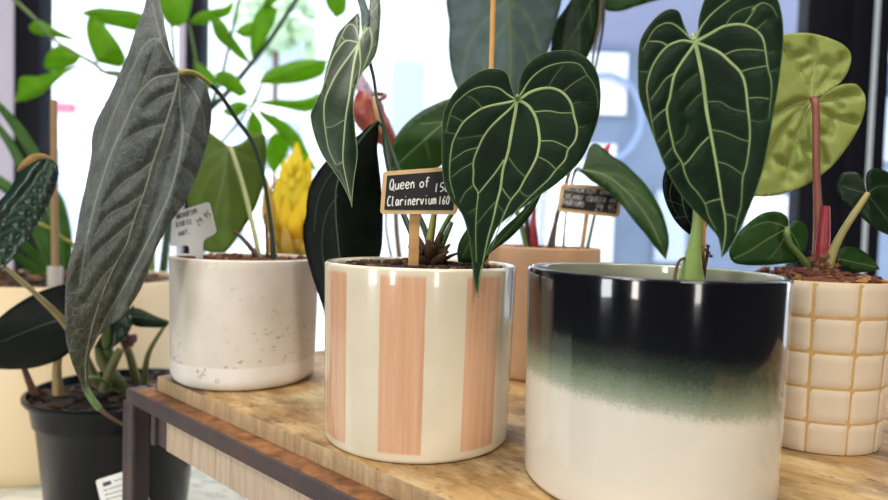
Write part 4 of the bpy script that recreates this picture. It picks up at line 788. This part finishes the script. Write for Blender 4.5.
# ------------------------------------------------------------------ umbrella tree at the window
ux, uy = W(150, 250, 1.36)[:2]
P_umb = thing('potted_umbrella_tree', 'bright green leafy umbrella tree in front of the window on the left', 'potted plant', (ux, uy, ZP))
m = M(); m.lathe([(.06, ZP), (.075, ZP), (.1, -.03), (.103, -.02), (.098, -.02), (.094, -.035), (.09, -.08)], ux, uy, 64); m.build('pot', flat('grey_pot', (110, 112, 112), .6), P_umb)
m = M(); m.lathe([(.03, -.06), (.093, -.042), (.03, -.036)], ux, uy, 32); m.build('soil', m_soil[0], P_umb)
UL = [([(29,25),(37,20),(46,23),(56,29),(68,35),(80,40.5)],[(80,40.5),(70,40),(60,38),(48,36),(38,35),(30,31),(29,25)],1.12),
 ([(80,58),(74,50),(66,45),(57,45.5),(47,54),(44,62),(45,68),(50,72)],[(50,72),(60,70),(68,67),(76,64),(80,58)],1.16),
 ([(89,64),(80,65),(66,68),(52,72),(38,76),(20,77),(18,88),(15,102)],[(15,102),(28,100.5),(42,94),(54,84),(62,76),(74,69),(89,64)],1.1),
 ([(80,13),(90,9),(101,7.5),(118,9),(134,11),(148,16)],[(148,16),(146,26),(136,31),(120,28),(100,23),(80,13)],1.2),
 ([(96,62),(88,42),(86,24),(92,15),(104,24),(118,42)],[(118,42),(126,58),(122,67),(112,66),(96,62)],1.14),
 ([(156,-10),(160,10),(168,24),(178,27),(188,20)],[(188,20),(192,0),(188,-16),(170,-18),(156,-10)],1.25),
 ([(189,22),(198,13),(212,9),(226,6),(234,-2)],[(234,-2),(230,14),(216,20),(200,25),(189,22)],1.22),
 ([(210,16),(222,20),(230,32),(236,50)],[(236,50),(224,46),(214,34),(210,16)],1.22),
 ([(194,60),(204,66),(214,74),(218,90)],[(218,90),(204,88),(194,78),(194,60)],1.28),
 ([(259,83),(264,74),(273,68),(288,63),(302,59.5),(327,60)],[(327,60),(324,73),(314,79),(298,83),(278,84.5),(259,83)],1.15),
 ([(255,103),(268,100),(292,100),(308,98),(320,93)],[(320,93),(318,106),(306,112),(286,108.5),(255,103)],1.15),
 ([(252,60),(249.5,38),(253,20),(258,10),(268,4),(278,10)],[(278,10),(274,24),(269,34),(262,48),(252,60)],1.2),
 ([(219,20),(228,30),(236,40),(248,58),(250,64)],[(250,64),(236,56),(226,44),(218,32),(219,20)],1.24),
 ([(234,32),(243,25),(252,22),(256,34)],[(256,34),(246,38),(234,32)],1.24),
 ([(216,72),(228,71),(238,78),(248,92)],[(248,92),(240,97),(228,90),(216,82),(216,72)],1.2),
 ([(250,105),(240,101),(230,104),(222,112)],[(222,112),(234,118),(244,112),(250,105)],1.18),
 ([(256,108),(270,114),(286,122),(300,136),(308,152),(318,172)],[(318,172),(300,162),(288,144),(276,130),(264,120),(256,108)],1.16),
 ([(252,109),(258,116),(263,126),(262,138),(254,148)],[(254,148),(247,136),(247,122),(252,109)],1.17),
 ([(272,134),(284,132),(290,142),(286,158),(274,174)],[(274,174),(266,162),(266,146),(272,134)],1.2),
 ([(322,-8),(328,8),(336,18)],[(336,18),(346,10),(344,-14),(330,-20),(322,-8)],1.1),
 ([(274,-16),(266,-4),(262,10),(270,6)],[(270,6),(280,-2),(284,-16),(274,-16)],1.2)]
for a, b, Y in UL:
    pts = a+b[1:-1]; c = np.mean(pts, 0); d0, d1 = np.array(a[0], float), np.array(b[0], float); n_ = np.array([-(d1-d0)[1], (d1-d0)[0]]); n_ /= np.linalg.norm(n_)+1e-9
    leaf(P_umb, 'leaflet', [a, b], (lambda Y, d0, n_, c: lambda x, y: Y+abs((np.array([x, y])-d0)@n_)*.0007+(x-c[0])*.0006)(Y, d0, n_, c), [L_umb, L_umb], [([tuple(d0), tuple((d0+d1)/2+n_*.5), tuple(d1)], 1.1, .5)], sp=6)
m = M()
for x, y in ((16.5, 99),): m.blob(W(16.5, 99, 1.09), .006, (.6,.4,1.3), .2, 0, 7, 5)
m.build('withered_tip', flat('withered_brown', (130, 76, 40), .7), P_umb)
for pts, r, mt in (([(150,300,1.36,5),(152,200,1.35,4),(150,120,1.32,3.4),(128,82,1.24,2.4),(104,72,1.17,2),(95,64,1.14,2),(79,55,1.13,1.8),(55,40,1.12,1.7),(34,18,1.1,1.7),(8,-6,1.08,1.8)],2,G_stem), ([(150,120,1.32,3),(140,84,1.26,1.6),(120,73,1.17,1.6),(103,72,1.16,1.6)],2,G_stem),
    ([(100,73,1.15,.7),(103,88,1.15,.6),(105,106,1.15,.5)],1,G_yel), ([(160,300,1.37,5),(176,180,1.35,4),(205,117,1.3,3),(225,95,1.26,2.8),(247,69,1.22,2.6),(269,41,1.18,2.4),(300,-6,1.14,2.2)],2,G_dark),
    ([(205,117,1.3,2.2),(220,82,1.27,1.8),(230,41,1.24,1.6),(240,-4,1.22,1.5)],2,G_dark), ([(176,180,1.35,3),(214,150,1.28,1.6),(240,120,1.2,1.4),(252,107,1.17,1.4)],2,G_stem), ([(252,107,1.17,2),(262,84,1.16,1.2)],1,G_stem), ([(176,120,1.33,2.4),(174,60,1.28,1.8),(170,10,1.26,1.5)],2,G_stem), ([(205,117,1.3,2),(196,60,1.26,1.4),(189,24,1.24,1.2)],1.5,G_stem)):
    stem(P_umb, pts, r, mt, 'branch', 8)
# ------------------------------------------------------------------ pitcher plant behind the chalkboard label
px_, py_ = W(409, 300, .735)[:2]
P_pit = thing('potted_pitcher_plant', 'reddish pitcher of a carnivorous plant rising behind the folded leaf', 'potted plant', (px_, py_, 0))
m = M(); m.lathe([(.02, 0), (.026, 0), (.033, .066), (.034, .07), (.032, .07), (.030, .062), (.028, .05)], px_, py_, 48); m.build('pot', flat('small_brown_pot', (116, 74, 52), .5), P_pit)
m = M(); m.lathe([(.01, .056), (.0295, .06), (.01, .063)], px_, py_, 32); m.build('soil', m_soil[0], P_pit)
r_p = NT('red_pitcher'); rc = r_p.ramp(r_p.noise(50, 4, .6), [(.3, srgb(104, 36, 34)), (.55, srgb(150, 66, 56)), (.75, srgb(190, 120, 92))]); m_pit = r_p.end(r_p.pbr(rc, .35))
Yp = .70; k_ = Yp/FPX
m = M(); m.tube([W(394,152,Yp), W(388,140,Yp), W(378,128,Yp), W(369,114,Yp), W(369,102,Yp), W(371,97,Yp)], [4*k_, 9*k_, 14*k_, 16.5*k_, 15*k_, 13*k_], 20, 0, False); m.build('pitcher', m_pit, P_pit)
m = M(); m.tube([W(371+14.5*math.cos(a), 98+3.5*math.sin(a)-.14*(14.5*math.cos(a)), Yp-.010*math.sin(a)) for a in np.linspace(0, 2*PI, 25)], 2.2*k_, 8, 0, False, 1, False); m.build('lip', m_pit, P_pit)
m = M(); m.tube([W(373,97,Yp-.013), W(376,110,Yp-.018), W(379,124,Yp-.016), W(382,136,Yp-.01)], [1.6*k_, 2.4*k_, 2.2*k_, 1*k_], 8, 0); o = m.build('wing', flat('tan_wing', (190, 148, 108), .45), P_pit)
leaf(P_pit, 'lid', [[(368,97),(360,94),(355,86),(356,76),(362,72)],[(362,72),(366,80),(371,90),(374,96),(368,97)]], lin(362,85,Yp,0,-.0008), [flat('mauve_lid', (150, 124, 148), .5), V_mid], [], sp=4)
stem(P_pit, [(394,150,Yp,3.4),(397,160,.71,2.6),(398,190,.72,2.2),(396,220,.73,2.4),(400,262,.735,2.6),(406,296,.735,3)], 2.4, flat('greyish_stalk', (120, 104, 84), .6, .2, 200, .15, 60), 'stem')
stem(P_pit, [(364,80,Yp,.7),(369,84,Yp-.01,.7),(373,92,Yp-.012,.7),(374,100,Yp-.012,.7)], .7, flat('thin_tan_tendril', (150, 128, 110), .6), 'tendril')
stem(P_pit, [(388,200,.72,1),(386,225,.725,1),(391,255,.73,1.2),(402,296,.735,1.6)], 1, G_dark, 'tendril')
# ------------------------------------------------------------------ the shop and the street
def st(name, c, h, mat, bev=0):
    m = M(); m.box((0, 0, 0), h, None, 0, bev); return m.build(name, mat, None, True, 'structure', c) if False else _st(name, c, h, mat, bev)
def _st(name, c, h, mat, bev):
    m = M(); m.box(c, h, None, 0, bev); o = m.build(name, mat, None, bev > 0, 'structure', c); return o
m_wall = flat('lavender_white_paint', (206, 202, 222), .8, .1, 80, .03, 5); m_in = flat('shop_wall_paint', (58, 53, 50), .9, .1, 60, .1, 4)
m_navy = flat('navy_frame_paint', (9, 10, 22), .6, .05, 100, .08, 20, Specular_IOR_Level=.2); m_floor = flat('shop_floor', (96, 88, 80), .6, .1, 40, .1, 6)
YW = 1.78
def X(px, Y): return W(px, 120, Y)[0]
_st('floor', (0, -.6, -.77), (3.1, 2.45, .02), m_floor, 0)
_st('ceiling', (0, -.6, 2.12), (3.1, 2.45, .02), flat('grey_ceiling', (130, 126, 122), .9), 0)
_st('wall_left', (-3.06, -.6, .675), (.04, 2.45, 1.425), m_in, 0)
_st('wall_right', (3.06, -.6, .675), (.04, 2.45, 1.425), m_in, 0)
_st('wall_back', (0, -3.02, .675), (3.1, .04, 1.425), m_in, 0)
x0 = X(18.5, YW); _st('wall_front', ((-3.1+x0)/2, YW+.03, .675), ((x0+3.1)/2, .05, 1.425), m_wall, 0)
def post(name, a, b, mat, dy=0, th=.03): 
    xa, xb = X(a, YW), X(b, YW); return _st(name, ((xa+xb)/2, YW+dy, .675), ((xb-xa)/2, th, 1.425), mat, .003)
post('trim_1', 21, 46, m_navy)
post('trim_2', 178, 188, m_wall, .02)
post('trim_3', 188.5, 204, m_navy)
door = post('door_1', 797, 841, m_navy, 0, .028)
post('trim_4', 841.6, 863, m_navy, .004)
post('trim_5', 863.5, 868.5, flat('lit_edge', (206, 216, 226), .3, 0, 100, .04, 40), -.004, .02)  # pale colour stands in for the lit glass edge
post('trim_6', 869, 882, m_navy, .012)
t = NT('window_glass'); m_glass = t.end(t.n('MixShader', i0=.05, i1=t.n('BsdfTransparent').outputs[0], i2=t.n('BsdfGlossy', Roughness=.02).outputs[0]).outputs[0])
for k, (a, b) in enumerate(((46, 178), (204.5, 797), (882.5, 1300)), 1):
    xa, xb = X(a, YW), X(b, YW); _st('window_%d' % k, ((xa+xb)/2, YW+.03, .675), ((xb-xa)/2, .003, 1.425), m_glass, 0)
m_pave = flat('pale_paving', (205, 205, 205), .9, .1, 20, .05, 3); m_fac = flat('white_render', (226, 230, 236), .9, .1, 20, .03, 1)
m_fac2 = flat('pale_blue_render', (172, 184, 200), .9, .1, 20, .05, 1); m_shop = flat('blue_shopfront', (102, 118, 142), .6, .05, 20, .2, 1.2); m_shop2 = flat('deep_blue_panel', (84, 108, 150), .6, .05, 20, .15, 3)
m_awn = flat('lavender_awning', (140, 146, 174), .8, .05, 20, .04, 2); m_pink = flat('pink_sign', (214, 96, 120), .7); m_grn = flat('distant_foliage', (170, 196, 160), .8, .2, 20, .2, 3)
_st('street', (0, 9, -.82), (16, 7.1, .03), m_pave, 0)
YF_ = 7.0
def fx(px, Y=YF_): return W(px, 150, Y)[0]
def fz(py, px, Y=YF_): return W(px, py, Y)[2]
b = thing('building', 'overexposed white building across the street seen through the window', 'building', (-3, YF_+1, -.79))
m = M(); xa, xb = -9, fx(560); m.box(((xa+xb)/2, YF_+1, 3), ((xb-xa)/2, 1, 3.79)); m.build('facade', m_fac, b, False)
for a_, c_, t_, q_ in ((60, 92, 150, 235), (112, 150, 95, 230), (235, 300, 120, 240), (390, 420, 60, 150), (255, 300, 20, 70)):
    m = M(); m.box(((fx(a_)+fx(c_))/2, YF_-.02, (fz(t_, a_)+fz(q_, a_))/2), ((fx(c_)-fx(a_))/2, .04, abs(fz(t_, a_)-fz(q_, a_))/2)); m.build('window', m_fac2, b, False)
m = M(); m.box(((fx(54)+fx(76))/2, YF_-.05, fz(108, 60)), ((fx(76)-fx(54))/2, .04, .045)); m.build('sign', m_pink, b, False)
Ys = 5.2
b = thing('shopfront', 'blue shopfront across the street between the two large heart leaves', 'building', (fx(680, Ys), Ys+.5, -.79))
xa, xb = fx(566, Ys), fx(1300, Ys)
m = M(); m.box(((xa+xb)/2, Ys+.6, 2.5), ((xb-xa)/2, .5, 3.29)); m.build('facade', m_shop, b, False)
m = M(); A_ = np.array([[1, 0, 0], [0, math.cos(.5), -math.sin(.5)], [0, math.sin(.5), math.cos(.5)]]); m.box(((xa+xb)/2-.0, Ys-.25, fz(20, 640, Ys)), ((xb-xa)/2, .5, .02), A_); m.build('awning', m_awn, b, False)
for a_, c_, t_, q_, mt, nm in ((572, 626, 50, 112, m_fac, 'poster'), (556, 618, 142, 262, m_fac, 'poster'), (752, 800, 195, 262, m_fac, 'poster'), (662, 692, 190, 262, m_fac2, 'window'), (878, 905, 15, 60, m_fac, 'poster'), (880, 905, 95, 160, m_fac2, 'poster'), (880, 905, 60, 90, m_shop2, 'window')):
    m = M(); m.box(((fx(a_, Ys)+fx(c_, Ys))/2, Ys+.08, (fz(t_, a_, Ys)+fz(q_, a_, Ys))/2), (abs(fx(c_, Ys)-fx(a_, Ys))/2, .03, abs(fz(t_, a_, Ys)-fz(q_, a_, Ys))/2)); m.build(nm, mt, b, False)
m = M(); cx_, cz_ = fx(603, Ys), fz(118, 603, Ys); R_ = 43/FPX*Ys
m.tube([(cx_+R_*.85*math.cos(a), Ys-.0, cz_+R_*math.sin(a)) for a in np.linspace(0, 2*PI, 33)], .022, 8, 0, False, 1, False); m.build('ring_emblem', flat('pale_ring', (130, 150, 184), .6), b)
for k, (px, py, r) in enumerate(((272, 20, .5),)):
    t = thing('street_tree', 'pale blurred street tree outside behind the umbrella tree leaflets', 'tree', (W(px, 250, 6.2)[0], 6.2-.1*k, -.79))
    m = M(); m.tube([(W(px, 250, 6.2)[0], 6.2-.1*k, -.79), (W(px, 250, 6.2)[0], 6.2-.1*k, W(px, py, 6.2)[2])], .03, 8); m.build('trunk', G_brown, t)
    m = M()
    for _ in range(40): m.blob(W(px, py, 6.2-.1*k)+np.array([random.gauss(0, r*.4), random.gauss(0, .15), random.gauss(0, r*.35)]), random.uniform(.05, .13), (1, 1, 1), .3, 0, 7, 5)
    m.build('crown', m_grn, t)
cp = [W(224, 466, .9), W(232, 478, .86), W(238, 490, .83), W(243, 505, .80)]
cd = M().tube([np.array([p[0], p[1], ZP+.0035]) for p in cp], .0032, 8).build('cord', flat('dark_cord', (52, 50, 46), .6), None, loc=(cp[0][0], cp[0][1], ZP))
tag(cd, 'dark cord lying on the white platform under the bench', 'cord')
w = bpy.data.worlds.new('daylight'); scene.world = w; w.use_nodes = True
w.node_tree.nodes['Background'].inputs[0].default_value = (.86, .93, 1, 1); w.node_tree.nodes['Background'].inputs[1].default_value = 4.6
def area(name, loc, rot, sx, sy, power, col):
    l = bpy.data.lights.new(name, 'AREA'); l.shape = 'RECTANGLE'; l.size, l.size_y = sx, sy; l.energy = power; l.color = col
    o = bpy.data.objects.new(name, l); o.location = loc; o.rotation_euler = rot; COL.objects.link(o)
area('ceiling_lamp', (-.7, -.5, 2.05), (0, 0, 0), .6, .6, 25, (1, .94, .86))
area('ceiling_lamp', (.75, -.6, 2.05), (0, 0, 0), .6, .6, 28, (1, .94, .86))
area('ceiling_lamp', (-.2, .75, 2.05), (0, 0, 0), .6, .6, 19, (1, .94, .88))
area('back_fill', (-1.9, -2.9, .5), (PI/2, 0, 0), .4, 1.7, 38, (1, .96, .9))  # added light panel, no opening behind it; front fill and streaks on the glazes
area('side_fill', (-2.95, -1.75, .5), (PI/2, 0, -PI/2), .7, 1.7, 54, (.92, .96, 1))  # added light panel on the closed left wall, for the striped pot's highlight
area('back_fill', (1.2, -2.9, .5), (PI/2, 0, 0), .3, 1.7, 20, (1, .95, .88))  # second added light panel before the closed back wall
scene.view_settings.view_transform = 'Standard'; scene.view_settings.look = 'None'; scene.view_settings.exposure = 0; scene.view_settings.gamma = 1
scene.cycles.use_denoising = True; scene.cycles.max_bounces = 8; scene.cycles.transparent_max_bounces = 16; scene.cycles.sample_clamp_indirect = 6
